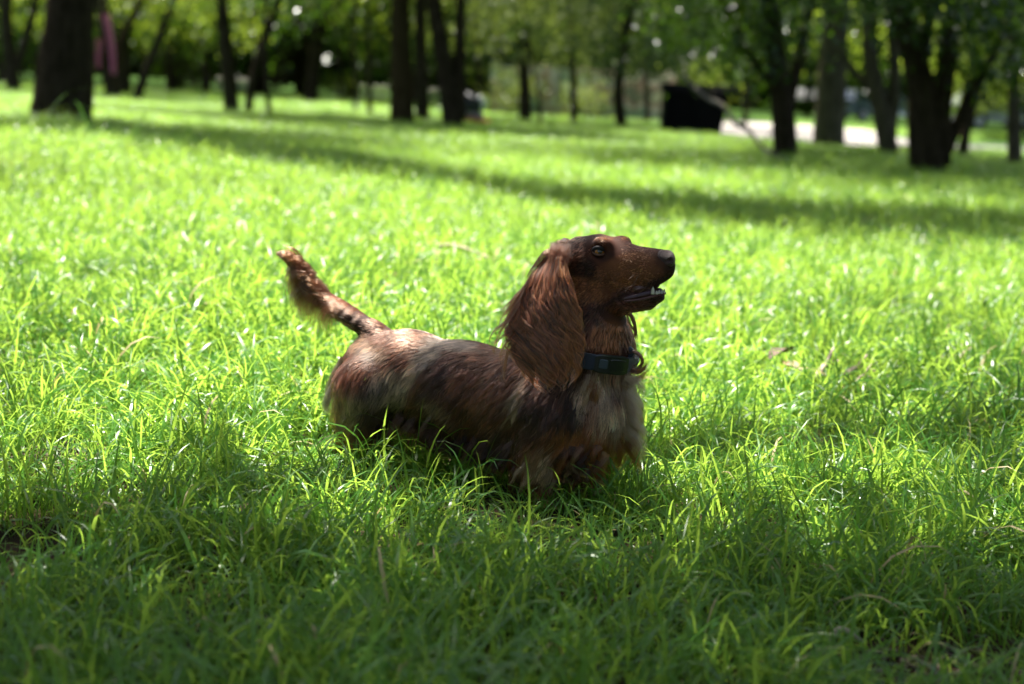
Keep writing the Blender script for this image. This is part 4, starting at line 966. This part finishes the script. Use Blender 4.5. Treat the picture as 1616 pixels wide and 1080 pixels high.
wav = (np.sin(vv * fr[:, None] * 2.2 + ph[:, None]) * .085 + np.sin(vv * 41 + cl[:, None] * 80 + 2) * .014) * np.clip((vv - v0[:, None]) * 3.2, 0, 1) * np.clip(vv * 1.6, .15, 1)
uu = u[:, None] + du + wav + g.normal(0, .010, (NE, 1)) * T2
lf = (.0015 + .006 * lay[:, None]) * np.clip(np.sin(T2 * np.pi) * .7 + T2 * .6, 0, 1) + .0018 * np.sin(vv * fr[:, None] * 2.2 + ph[:, None] + 1.3) * T2
ep = ear_pt(uu, vv, lf)
base = np.where((g.random(NE) < .35)[:, None], RED * 1.1, CHOC * 1.1)
hc_ = np.sin(cl * 131 + 1) * .5 + .5
base = base * (.35 + 1.7 * hc_)[:, None] * g.uniform(.5, 1.6, NE)[:, None]
rs = (g.random(NE) < .10 + .3 * (u > .72)); base[rs] = np.array([.36, .115, .03]) * g.uniform(.6, 1.2, rs.sum())[:, None]
base = base * np.clip(.45 + v0 * 5, 0, 1)[:, None]
ec = base[:, None] * (1 + .9 * T2[..., None]) + np.array([.02, .006, .001]) * T2[..., None]
er_ = np.full((NE, 1), .00017) * (1 - T2 ** 3 * .75)
make_hair("ear_hair", ep, er_, ec, ear)
# far ear, mostly hidden behind the neck
off = np.array([.012, .128, .0])
ear2 = mesh_obj("ear", ev + off, ef, M_ear, dog)
sel = g.random(NE) < .3
make_hair("ear_hair", ep[sel] + off, er_[sel] * 1.5, ec[sel], ear2)

# --- loose locks
def lock(path, n, wd, col, rad=.00016, k=16, seed=0, curl=0, depth=.004, parent=None, var=.25, startspread=None):
    """path: [(px, py, y)] centre line in photo pixels with depth"""
    g = np.random.default_rng(seed); C = spline(path, k)
    T = np.linspace(0, 1, k)[None]
    o = g.normal(0, 1, (n, 2)); le = g.uniform(.55, 1.05, n)[:, None]; tt = T * le
    px = np.interp(tt, T[0], C[:, 0]); py = np.interp(tt, T[0], C[:, 1]); yy = np.interp(tt, T[0], C[:, 2])
    w = wd * .8 * (1 - .5 * tt ** 1.2)
    sx = np.gradient(C[:, 0]); sy = np.gradient(C[:, 1]); l_ = np.hypot(sx, sy) + 1e-6
    nx = np.interp(tt, T[0], -sy / l_); ny = np.interp(tt, T[0], sx / l_)
    wob = np.sin(tt * 9 + g.uniform(0, 1.2, (n, 1)) + seed) * curl * tt
    px = px + nx * (o[:, :1] * w + wob); py = py + ny * (o[:, :1] * w + wob)
    j2 = g.normal(0, 1, (n, 3)); px = px + (j2[:, :1] * 2.2 + np.sin(tt * 5 + j2[:, 2:] * 2) * 1.6) * tt ** 1.5; py = py + j2[:, 1:2] * 2.2 * tt ** 1.5
    y = yy + o[:, 1:] * depth * (1 - .6 * tt)
    vv = fw * F + RT * (px[..., None] - 808) + UP * (540 - py[..., None])
    p = CAM + vv * (y / vv[..., 1])[..., None]
    c = np.asarray(col)
    c = (c[0][None, None] * (1 - tt[..., None]) + c[1][None, None] * tt[..., None]) * g.uniform(1 - var, 1 + var, (n, 1, 1))
    return p, np.full((n, k), rad) * (1 - T ** 3 * .8), c
def locks(name, specs, parent):
    a = [lock(*s_[0], **s_[1]) for s_ in specs]; make_hair(name, np.concatenate([q[0] for q in a]), np.concatenate([q[1] for q in a]), np.concatenate([q[2] for q in a]), parent)
WHITE = np.array([.60, .53, .44]); yt = yb(520)
gl = np.random.default_rng(3)
sp = []
for i in range(120):     # curtain of hair under the tail
    t = gl.uniform(0, 1) ** .9; q = spline([(545, 498), (524, 484), (502, 465), (487, 447), (474, 428)], 50)[int(t * 49)]; yy = yb(q[0]) + gl.normal(0, .005)
    L_t = (.35 + .65 * math.sin(math.pi * min(1, .12 + t * .75))) * gl.uniform(.6, 1.15); w1 = gl.uniform(.8, 1.2)
    e1 = (q[0] - 13 * w1, q[1] - 2, yy); e2 = (q[0] - 27 * w1 * L_t, q[1] + 14 * L_t, yy); e3 = (q[0] - (30 - 12 * t) * L_t + gl.uniform(-5, 5), q[1] + 44 * L_t, yy)
    cols = (RED * (.7 + .6 * gl.random()), TAN * (.7 + .6 * gl.random())) if i % 4 else (RED, CREAM * .8)
    sp.append((([(q[0], q[1], yy), e1, e2, e3], 24, 6.5, cols), dict(seed=i, curl=1.2)))
for i in range(44):     # brush towards the tip
    t = gl.uniform(0, 1); q = spline([(520, 476), (494, 450), (476, 424), (462, 406)], 50)[int(t * 49)]; yy = yb(q[0]) + gl.normal(0, .006)
    n0 = gl.uniform(-9, 9); sp.append((([(q[0] + 6 + n0 * .8, q[1] + 6 - n0 * .6, yy), (q[0] - 8 + n0 * .8, q[1] - 10 - n0 * .5, yy), (q[0] - 19 + n0 * .5, q[1] - 15 + gl.uniform(-2, 12), yy)], 40, 3.2, (RED * (.4 + .6 * gl.random()), TAN * (.15 + .3 * gl.random()))), dict(seed=50 + i, curl=.8)))
for i in range(26):     # wisps on the upper edge
    t = gl.uniform(0, 1); q = spline([(585, 510), (530, 470), (495, 435), (472, 402)], 50)[int(t * 49)]; yy = yb(q[0])
    sp.append((([(q[0] + 8, q[1] + 10, yy), (q[0] - 4, q[1] + 3, yy), (q[0] - 19, q[1] - 8, yy)], 22, 4, (RED * .3, RED * .6)), dict(seed=180 + i, curl=.4)))
locks("tail_feather", sp, dog)
sp = []
for i in range(16):     # breeches hanging off the rump
    yy = yb(540) + gl.uniform(-.05, .04); x0 = 545 + gl.uniform(-12, 14); y0 = 585 + gl.uniform(-25, 60)
    sp.append((([(x0, y0, yy), (x0 - 14, y0 + 30, yy), (x0 - 12, y0 + 62, yy)], 90, 4, (RED * 1.2, TAN * 1.2 if i % 2 else PALE)), dict(seed=i, curl=1.5)))
sp.append((([(545, 570, 2.28), (530, 592, 2.27), (520, 618, 2.27), (515, 640, 2.27)], 420, 5.0, (TAN, CREAM)), dict(seed=33, curl=1.2)))
sp.append((([(528, 606, 2.27), (520, 622, 2.265), (514, 640, 2.265), (516, 655, 2.265)], 420, 4.8, (CREAM, WHITE * 1.2)), dict(seed=34, curl=1)))
for i in range(12):     # hock tufts
    yy = yb(545) - .055 + gl.uniform(-.012, .02); x0 = 558 + gl.uniform(-12, 10); y0 = 668 + gl.uniform(0, 34)
    sp.append((([(x0, y0, yy), (x0 - 14, y0 + 14, yy), (x0 - 34, y0 + 15 + gl.uniform(-6, 14), yy), (x0 - 48, y0 + 30 + gl.uniform(-6, 10), yy)], 110, 3.6, (RED if i % 2 else PALE, TAN * 1.3 if i % 2 else CREAM)), dict(seed=60 + i, curl=2)))
for i in range(8):
    yy = yb(560) - .06; x0 = 546 + gl.uniform(-8, 24); y0 = 700 + gl.uniform(0, 30)
    sp.append((([(x0, y0, yy), (x0 - 8, y0 + 18, yy), (x0 - 22, y0 + 34, yy)], 80, 3.4, (DARK * 2, TAN)), dict(seed=90 + i, curl=2)))
locks("leg_feather", sp, dog)
sp = []
for i in range(30):     # underline fringe
    x0 = gl.uniform(625, 845); y0 = np.interp(x0, [620, 735, 840], [660, 695, 722]) + gl.uniform(-20, 4); yy = yb(x0) - .05 + gl.uniform(-.015, .03)
    sp.append((([(x0, y0, yy), (x0 - 10, y0 + 18, yy), (x0 - 16 + gl.uniform(-6, 6), y0 + 42, yy)], 80, 4, (CHOC if i % 3 else DARK, RED)), dict(seed=i, curl=2)))
for i in range(90):     # chest ruff
    x0 = gl.uniform(925, 1000); y0 = gl.uniform(590, 700); dx = (x0 - 955) * .25; yy = yb(x0) - .055 + (x0 - 925) * .0009 + gl.uniform(-.004, .006)
    pale = (y0 < 680) and gl.random() < .75; ca_ = (PALE * 1.1, CREAM * 1.15) if pale else (TAN * .8, TAN * 1.2)
    sp.append((([(x0, y0, yy), (x0 + dx * .5 + gl.uniform(-5, 5), y0 + 18, yy - .006), (x0 + dx + gl.uniform(-6, 6), y0 + 38, yy), (x0 + dx * 1.2 + gl.uniform(-8, 8), y0 + 52, yy + .002)], 45, 3.2, ca_), dict(seed=140 + i, curl=4)))
for i in range(44):     # front edge of the chest
    y0 = gl.uniform(590, 690); x0 = 992 + gl.uniform(-10, 6); yy = yb(x0) + gl.uniform(-.03, .01)
    sp.append((([(x0, y0, yy), (x0 + 12, y0 + 10, yy), (x0 + 20, y0 + 26 + gl.uniform(-8, 8), yy), (x0 + 17 + gl.uniform(-8, 12), y0 + 44, yy)], 24, 4.4, (PALE * .8, CREAM * .8 if i % 3 else TAN)), dict(seed=220 + i, curl=3)))
for i in range(60):     # foreleg and elbow feather
    x0 = gl.uniform(815, 960); y0 = gl.uniform(700, 745); yy = yb(x0) - .065 + gl.uniform(-.01, .02); cA = [(TAN * .8, TAN * 1.1), (RED, PALE * .8), (DARK, CHOC), (RED, TAN), (CHOC, RED)][i % 5]
    sp.append((([(x0, y0, yy), (x0 - 8 + gl.uniform(-8, 8), y0 + 16, yy - .004), (x0 - 12 + gl.uniform(-10, 10), y0 + 34, yy), (x0 - 4, y0 + 46, yy)], 45, 3, cA), dict(seed=260 + i, curl=4)))
# curls by the collar ring and the far ear's tips
sp += [(([(985, 560, 2.075), (1003, 556, 2.07), (1014, 570, 2.07), (1004, 584, 2.07), (994, 574, 2.07)], 90, 2.2, (DARK * 1.4, RED)), dict(seed=401, curl=.5, depth=.003)),
       (([(985, 580, 2.075), (1004, 588, 2.07), (1018, 580, 2.07), (1021, 568, 2.07)], 110, 3.2, (DARK * 1.6, RED * 1.3)), dict(seed=402, curl=.5)),
       (([(985, 592, 2.075), (1000, 600, 2.07), (1014, 592, 2.07), (1022, 578, 2.07)], 90, 3.0, (RED, TAN)), dict(seed=403, curl=.5)),
       (([(992, 490, 2.14), (1000, 508, 2.14), (1003, 526, 2.14), (996, 532, 2.14), (990, 524, 2.14)], 90, 1.6, (DARK * 1.4, RED)), dict(seed=404, curl=.5, depth=.002)),
       (([(988, 490, 2.14), (994, 512, 2.14), (1002, 522, 2.14), (1004, 534, 2.14), (998, 540, 2.14)], 40, 1.0, (DARK * 1.4, RED)), dict(seed=405, curl=.5, depth=.002)),
       (([(986, 495, 2.14), (998, 500, 2.14), (1001, 520, 2.14)], 60, 1.4, (RED, TAN)), dict(seed=406, curl=.5, depth=.002))]
locks("chest_feather", sp, dog)
def surf(px, py, lift_):
    h_ = hit(px, py)[0]; return h_[1] - lift_
sp = []
xs_ = []
for i in range(520):     # overlapping loose locks along flank, haunch and shoulder
    x0 = gl.uniform(545, 925); top = np.interp(x0, [545, 600, 720, 860, 925], [590, 545, 555, 590, 610]); bot = np.interp(x0, [545, 620, 735, 840, 925], [680, 690, 700, 735, 740])
    y0 = gl.uniform(top + 22, bot)
    if x0 > 660 or y0 > 640: xs_.append((x0, y0))
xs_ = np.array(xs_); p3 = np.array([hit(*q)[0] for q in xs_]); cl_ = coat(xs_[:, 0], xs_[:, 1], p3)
for i, (x0, y0) in enumerate(xs_):
    L1 = gl.uniform(22, 44); dn = np.interp(y0, [560, 700], [.55, 1.15]) + gl.uniform(-.2, .3); dx = -np.interp(x0, [545, 600, 820, 925], [.25, .55, .75, .2])
    pth = []
    for t, lf_ in ((0, .000), (.33, .0035), (.66, .0055), (1, .006)):
        px_, py_ = x0 + dx * L1 * t + math.sin(t * 4 + i) * 2.6, y0 + dn * L1 * t
        pth.append((px_, py_, lf_))
    y_prev = surf(x0, y0, 0); q_ = []
    for (px_, py_, lf_) in pth:
        yy_ = surf(px_, py_, 0)
        if abs(yy_ - y_prev) > .02: yy_ = y_prev
        y_prev = yy_; q_.append((px_, py_, yy_ - lf_))
    k_ = gl.uniform(.55, 1.7); sp.append(((q_, 26, 2.6, (cl_[i] * k_ * .9, cl_[i] * k_ * 1.4)), dict(seed=900 + i, curl=1.6, depth=.0012)))
locks("body_lock", sp, dog)
sp = []
for i in range(12):     # whiskers
    x0 = gl.uniform(1000, 1036); y0 = gl.uniform(426, 448); yy = surf(x0, y0, 0)
    sp.append((([(x0, y0, yy), (x0 - 6, y0 + 8, yy - .012), (x0 - 18 + gl.uniform(-6, 10), y0 + 18 + gl.uniform(-5, 8), yy - .02)], 1, .1, (DARK, CHOC)), dict(seed=1500 + i, rad=.00013)))
locks("whisker", sp, dog)
sp = []
for i in range(20):     # flyaway wisps behind the near ear
    t = gl.uniform(.35, .8); q = lerp_tab(np.array([t]), EL)[0]; yy = q[2] - .004
    dx = gl.uniform(14, 36)
    sp.append((([(q[0] + 14, q[1] - 34, yy), (q[0] - 2, q[1] - 8, yy), (q[0] - dx * .7, q[1] + 10, yy), (q[0] - dx, q[1] + 26 + gl.uniform(-10, 14), yy), (q[0] - dx * .75, q[1] + 44 + gl.uniform(-10, 10), yy)], 16, 1.5, (CHOC * 1.2, RED * 1.6)), dict(seed=500 + i, curl=2.5)))
for i in range(14):     # tuft at the back of the skull
    x0 = 884 + gl.uniform(-6, 10); y0 = 388 + gl.uniform(-4, 14); yy = yb(890) + gl.uniform(-.03, .02)
    sp.append((([(x0 + 6, y0, yy), (x0 - 8, y0 - 3, yy), (x0 - 13, y0 + gl.uniform(-2, 6), yy)], 22, 2.6, (CHOC * .5, CHOC * .8)), dict(seed=540 + i, curl=1)))
for i in range(18):     # ear top tuft
    x0 = 868 + gl.uniform(-14, 18); y0 = 398 + gl.uniform(-3, 8); yy = 2.084
    sp.append((([(x0 + 14, y0 - 2, yy), (x0, y0 + 4, yy - .006), (x0 - 14, y0 + 24, yy - .004), (x0 - 24, y0 + 44, yy)], 30, 3.6, (CHOC * .5, CHOC)), dict(seed=570 + i, curl=1.5)))
for i in range(30):     # skull hair running down over the ear's root
    x0 = gl.uniform(874, 900); y0 = 386 + gl.uniform(-2, 14); yy = 2.080 + gl.uniform(-.006, .004)
    sp.append((([(x0, y0, yy), (x0 - 4, y0 + 14, yy - .010), (x0 - 8 + gl.uniform(-5, 5), y0 + 34, yy - .016), (x0 - 8 + gl.uniform(-8, 10), y0 + 60, yy - .018)], 20, 4.4, (RED * gl.uniform(.25, .7), RED * gl.uniform(.4, 1.1))), dict(seed=700 + i, curl=1.2)))
locks("ear_wisp", sp, ear)

# --- eyes
M_ball = simple("eye_dark", (.02, .012, .01), .06, scale=3, coat=1)
m_iris, nt, N, L, B = mat("amber_iris"); B.inputs["Roughness"].default_value = .2; B.inputs["Coat Weight"].default_value = .7; B.inputs["Coat Roughness"].default_value = .02
no = N.new("ShaderNodeTexNoise"); no.inputs["Scale"].default_value = 900; rpn = N.new("ShaderNodeValToRGB"); rpn.color_ramp.elements[0].color = (.26, .085, .008, 1); rpn.color_ramp.elements[1].color = (.48, .20, .03, 1)
tcn = N.new("ShaderNodeTexCoord"); L.new(tcn.outputs["Object"], no.inputs[0]); L.new(no.outputs["Fac"], rpn.inputs[0]); L.new(rpn.outputs[0], B.inputs["Base Color"])
M_pupil = simple("pupil_black", (.003, .003, .004), .03, scale=3, coat=1)
M_lid = simple("eyelid_skin", (.012, .006, .005), .7, scale=400)
M_lid2 = simple("eyelid_rim", (.12, .05, .03), .55, scale=400)
def cap(c, d, r, a0, a1, nseg=24, nr=6):
    d = d / np.linalg.norm(d); x = np.cross(d, [0, 0, 1.]); x /= np.linalg.norm(x); y = np.cross(d, x); Vc = []
    for i in range(nr + 1):
        a = a0 + (a1 - a0) * i / nr
        for k in range(nseg):
            p = 2 * math.pi * k / nseg; Vc.append(c + r * (d * math.cos(a) + (x * math.cos(p) + y * math.sin(p)) * math.sin(a)))
    Fs = [(i * nseg + k, i * nseg + (k + 1) % nseg, (i + 1) * nseg + (k + 1) % nseg, (i + 1) * nseg + k) for i in range(nr) for k in range(nseg)]
    return Vc, Fs
for c, sgn in ((EC, 1), (EC2, -1)):
    mb = MB(); mb.add(*cap(c, np.array([0, -sgn * 1., .01]), er, .01, math.pi - .01, 28, 16)); eye = mb.build("eye", M_ball, dog)
    gz = np.array([.22, -sgn * 1.0, .10])
    mb = MB(); mb.add(*cap(c, gz, er * 1.012, .40, .92)); ir = mb.build("iris", m_iris, eye)
    mb = MB(); mb.add(*cap(c, gz + np.array([.0, 0, .16]), er * 1.018, .01, .48)); mb.build("pupil", M_pupil, eye)
    # lids: almond shaped rims following the eyeball
    X, Z = RT * er, UP * er; dv = -fw * sgn
    for nm, mt, up, th in (("upper_eyelid", M_lid, 1, .36), ("lower_eyelid", M_lid2, -1, .20)):
        pp = []
        for k in range(17):
            a = math.pi * k / 16; x_ = math.cos(a) * 1.04; z_ = math.sin(a) * (.60 if up > 0 else .62) * up + x_ * .06 * -1
            rr = x_ * x_ + z_ * z_; dp = math.sqrt(max(.02, 1.10 - rr)); pp.append(c + X * x_ + Z * z_ + dv * er * dp)
        mb = MB(); mb.tube(pp, er * th * (np.sin(np.linspace(.15, math.pi - .15, 17)) ** .5 + .1), 8); mb.build(nm, mt, dog)

# --- nose
SN = SDF(nh - .035, nh + .035, .0009); s_ = pxm(2.04); ny_ = yb(1050)
def n3(px, py, dy): return P(px, py, ny_ + dy)
SN.d[:] = .05
SN.cone(n3(1046, 407, 0), n3(1052, 407, 0), 12.5 * s_, 12.5 * s_, .004, 1.05)
SN.cone(n3(1054, 412, -.004), n3(1054, 412, .004), 11 * s_, 11 * s_, .004, 1.0)
SN.cone(n3(1053, 420, 0), n3(1053, 424, 0), 8 * s_, 7 * s_, .004, 1.0)
for sg in (-1, 1):
    SN.cone(n3(1058, 411, sg * .0125), n3(1050, 414, sg * .0135), 3.4 * s_, 1.6 * s_, .0015, 1, True)
    SN.cone(n3(1050, 414, sg * .0135), n3(1043, 411, sg * .0135), 1.8 * s_, .9 * s_, .0015, 1, True)
vn, fn = SN.mesh(); vn = laplace(vn, fn, 2)
M_nose = simple("nose_leather", (.05, .022, .016), .36, scale=700, bump=.5)
mesh_obj("nose", vn, fn, M_nose, dog)
# --- mouth
M_mouth = simple("mouth_lining", (.05, .015, .016), .35, scale=80); M_tooth = simple("tooth_enamel", (.5, .46, .36), .25, scale=50)
ym = yb(1030)
mb = MB(); mb.tube(spline([P(982, 473, ym), P(1005, 468, ym), P(1030, 462, ym), P(1046, 460, ym)], 14), np.array([3, 4, 5, 6, 6.5, 7, 7.5, 7.5, 7.5, 7.5, 7, 6.5, 5.5, 3]) * s_, 12); mb.build("tongue", M_mouth, dog)
mb = MB(); mb.tube(spline([P(1000, 458, ym), P(1020, 452, ym), P(1040, 447, ym)], 10), np.array([6, 8, 8.5, 8.5, 8.5, 8.5, 8, 7.5, 7, 5]) * s_, 12); mb.build("palate", M_mouth, dog)
mb = MB(); mb.tube(spline([P(985, 476, ym - .014), P(1010, 473, ym - .0155), P(1034, 467, ym - .012), P(1045, 464, ym - .007), P(1049, 463, ym + .001)], 22), np.linspace(1.8, 2.6, 22) * s_, 9, .06); mb.build("lower_lip", simple("lip_skin", (.09, .028, .026), .35, scale=200), dog)
def tooth(px, py, h, w, dy):
    a = P(px, py + 2, ym + dy); b = P(px + .6, py - h, ym + dy * .93); mb = MB()
    mb.tube(spline([a, a + (b - a) * .35, a + (b - a) * .75, b], 8), w * s_ * np.array([1, 1.08, 1, .9, .75, .55, .34, .1]), 10); mb.build("tooth", M_tooth, dog)
for a in [(1030, 463, 10.5, 3.0, -.0125), (1036, 463, 4.2, 2.4, -.0125), (1040, 462, 4.4, 2.2, -.011), (1044, 462, 4, 2.1, -.0085), (1047, 461, 4, 1.9, -.005), (1048, 460, 4, 1.8, -.001), (1031, 463, 9, 2.8, .0125)]: tooth(*a)

# --- collar
cc0 = Q(941, 563); axis = np.array([.10, .03, 1.0]); axis /= np.linalg.norm(axis)
ax1 = np.cross([0, 1, 0], axis); ax1 /= np.linalg.norm(ax1); ax2 = np.cross(axis, ax1)
bv = BVHTree.FromPolygons(V.tolist(), np.vstack([Fq[:, [0, 1, 2]], Fq[:, [0, 2, 3]]]).tolist())
nseg = 72; rr = []
for k in range(nseg):
    a = 2 * math.pi * k / nseg; d = ax1 * math.cos(a) + ax2 * math.sin(a); best = 0
    for hz in (-.006, 0, .006):
        h_ = bv.ray_cast(Vector(cc0 + axis * hz), Vector(d))
        if h_[0]: best = max(best, (np.array(h_[0]) - cc0 - axis * hz) @ d)
    rr.append(best if best > .02 else .05)
rr = np.array(rr); rr = np.minimum(rr, .066)
for _ in range(6): rr = (np.roll(rr, 1) + rr * 2 + np.roll(rr, -1)) / 4
rr += .0035
CH = .0105
Vc = []
prof = [(-CH, 0), (-CH, .0016), (-CH * .5, .0024), (0, .0026), (CH * .5, .0024), (CH, .0016), (CH, 0), (0, -.0004)]
for k in range(nseg):
    a = 2 * math.pi * k / nseg; d = ax1 * math.cos(a) + ax2 * math.sin(a)
    for z_, t_ in prof: Vc.append(cc0 + d * (rr[k] + t_) + axis * z_)
npf = len(prof); Fs = [(k * npf + j, k * npf + (j + 1) % npf, ((k + 1) % nseg) * npf + (j + 1) % npf, ((k + 1) % nseg) * npf + j) for k in range(nseg) for j in range(npf)]
m_col, nt, N, L, B = mat("navy_webbing"); B.inputs["Roughness"].default_value = .6; B.inputs["Base Color"].default_value = (.012, .028, .060, 1); B.inputs["Sheen Weight"].default_value = .3
at = N.new("ShaderNodeAttribute"); at.attribute_name = "along"; wv_ = N.new("ShaderNodeMath"); wv_.operation = 'SINE'; mu = N.new("ShaderNodeMath"); mu.operation = 'MULTIPLY'; mu.inputs[1].default_value = 900
L.new(at.outputs["Fac"], mu.inputs[0]); L.new(mu.outputs[0], wv_.inputs[0]); bp = N.new("ShaderNodeBump"); bp.inputs["Strength"].default_value = .8; bp.inputs["Distance"].default_value = .001
L.new(wv_.outputs[0], bp.inputs["Height"]); L.new(bp.outputs[0], B.inputs["Normal"])
rpn = N.new("ShaderNodeMapRange"); rpn.inputs[1].default_value = -1; L.new(wv_.outputs[0], rpn.inputs[0])
mxn = N.new("ShaderNodeMix"); mxn.data_type = 'RGBA'; mxn.inputs[6].default_value = (.003, .006, .014, 1); mxn.inputs[7].default_value = (.011, .022, .045, 1); L.new(rpn.outputs[0], mxn.inputs[0]); L.new(mxn.outputs[2], B.inputs["Base Color"])
mb = MB(); mb.add(Vc, Fs); collar = mb.build("collar", m_col, dog)
at = collar.data.attributes.new("along", 'FLOAT', 'POINT'); at.data.foreach_set("value", np.repeat(np.arange(nseg) / nseg * 2 * math.pi * .06, npf).astype(np.float32) * 6)
M_plastic = simple("black_plastic", (.006, .006, .007), .28, scale=40, coat=.3)
def ang_at(px):
    best = min(range(nseg * 4), key=lambda k: (abs(proj((cc0 + (ax1 * math.cos(k * math.pi / nseg / 2) + ax2 * math.sin(k * math.pi / nseg / 2)) * np.interp(k / 4, np.arange(nseg + 1), np.append(rr, rr[0])))[None])[0, 0] - px) + (1000 if (ax1 * math.cos(k * math.pi / nseg / 2) + ax2 * math.sin(k * math.pi / nseg / 2))[1] > .15 else 0)))
    return best * math.pi / nseg / 2
def rad_at(a): return np.interp((a / (2 * math.pi) * nseg) % nseg, np.arange(nseg + 1), np.append(rr, rr[0]))
def plate(pxa, pxb, hh, t0, t1, name, mt, parent, n=10, zo=0):
    a, b = ang_at(pxa), ang_at(pxb)
    if abs(b - a) > math.pi: b += 2 * math.pi * (1 if b < a else -1)
    Vp = []
    for i in range(n + 1):
        an = a + (b - a) * i / n; d = ax1 * math.cos(an) + ax2 * math.sin(an); r_ = rad_at(an)
        e = hh * (1 - .18 * (abs(i / n - .5) * 2) ** 6)
        for z_, t_ in ((-e, t0), (-e, t1 - .0008), (-e * .85, t1), (e * .85, t1), (e, t1 - .0008), (e, t0)): Vp.append(cc0 + d * (r_ + t_) + axis * (z_ + zo))
    Fs = [(i * 6 + j, i * 6 + (j + 1) % 6, (i + 1) * 6 + (j + 1) % 6, (i + 1) * 6 + j) for i in range(n) for j in range(6)] + [tuple(range(6))[::-1], tuple(n * 6 + j for j in range(6))]
    mb = MB(); mb.add(Vp, Fs); return mb.build(name, mt, parent, False)
bk = plate(939, 985, CH * 1.22, .0018, .0075, "buckle", M_plastic, collar)
plate(916, 940, CH * 1.04, .0022, .0042, "slider", m_col, collar)
plate(945, 956, CH * .62, .0076, .0084, "buckle_inset", simple("grey_plastic", (.03, .045, .055), .35), bk)
plate(960, 981, CH * .80, .0076, .0082, "buckle_prong", M_plastic, bk)
# ring and small tag at the throat
M_steel = simple("steel_ring", (.5, .5, .48), .25, metal=1, scale=30)
a = ang_at(998); d = ax1 * math.cos(a) + ax2 * math.sin(a); c = P(1000, 566, 2.075)
ring = [c + (RT * math.cos(t) * .72 + UP * math.sin(t)) * 11 * s_ + np.array([0, -.004 * math.cos(t), 0]) for t in np.linspace(0, 2 * math.pi, 26)]
mb = MB(); mb.tube(ring, [.0012] * 26, 8, cap=False); mb.build("ring", M_steel, collar)
mb = MB(); c2 = P(993, 556, 2.075); mb.tube(spline([c2 + (-.006, 0, .008), c2 + (.003, -.002, 0), c2 + (-.004, 0, -.012)], 12), [.0045] * 12, 8); mb.build("ring_loop", m_col, collar)
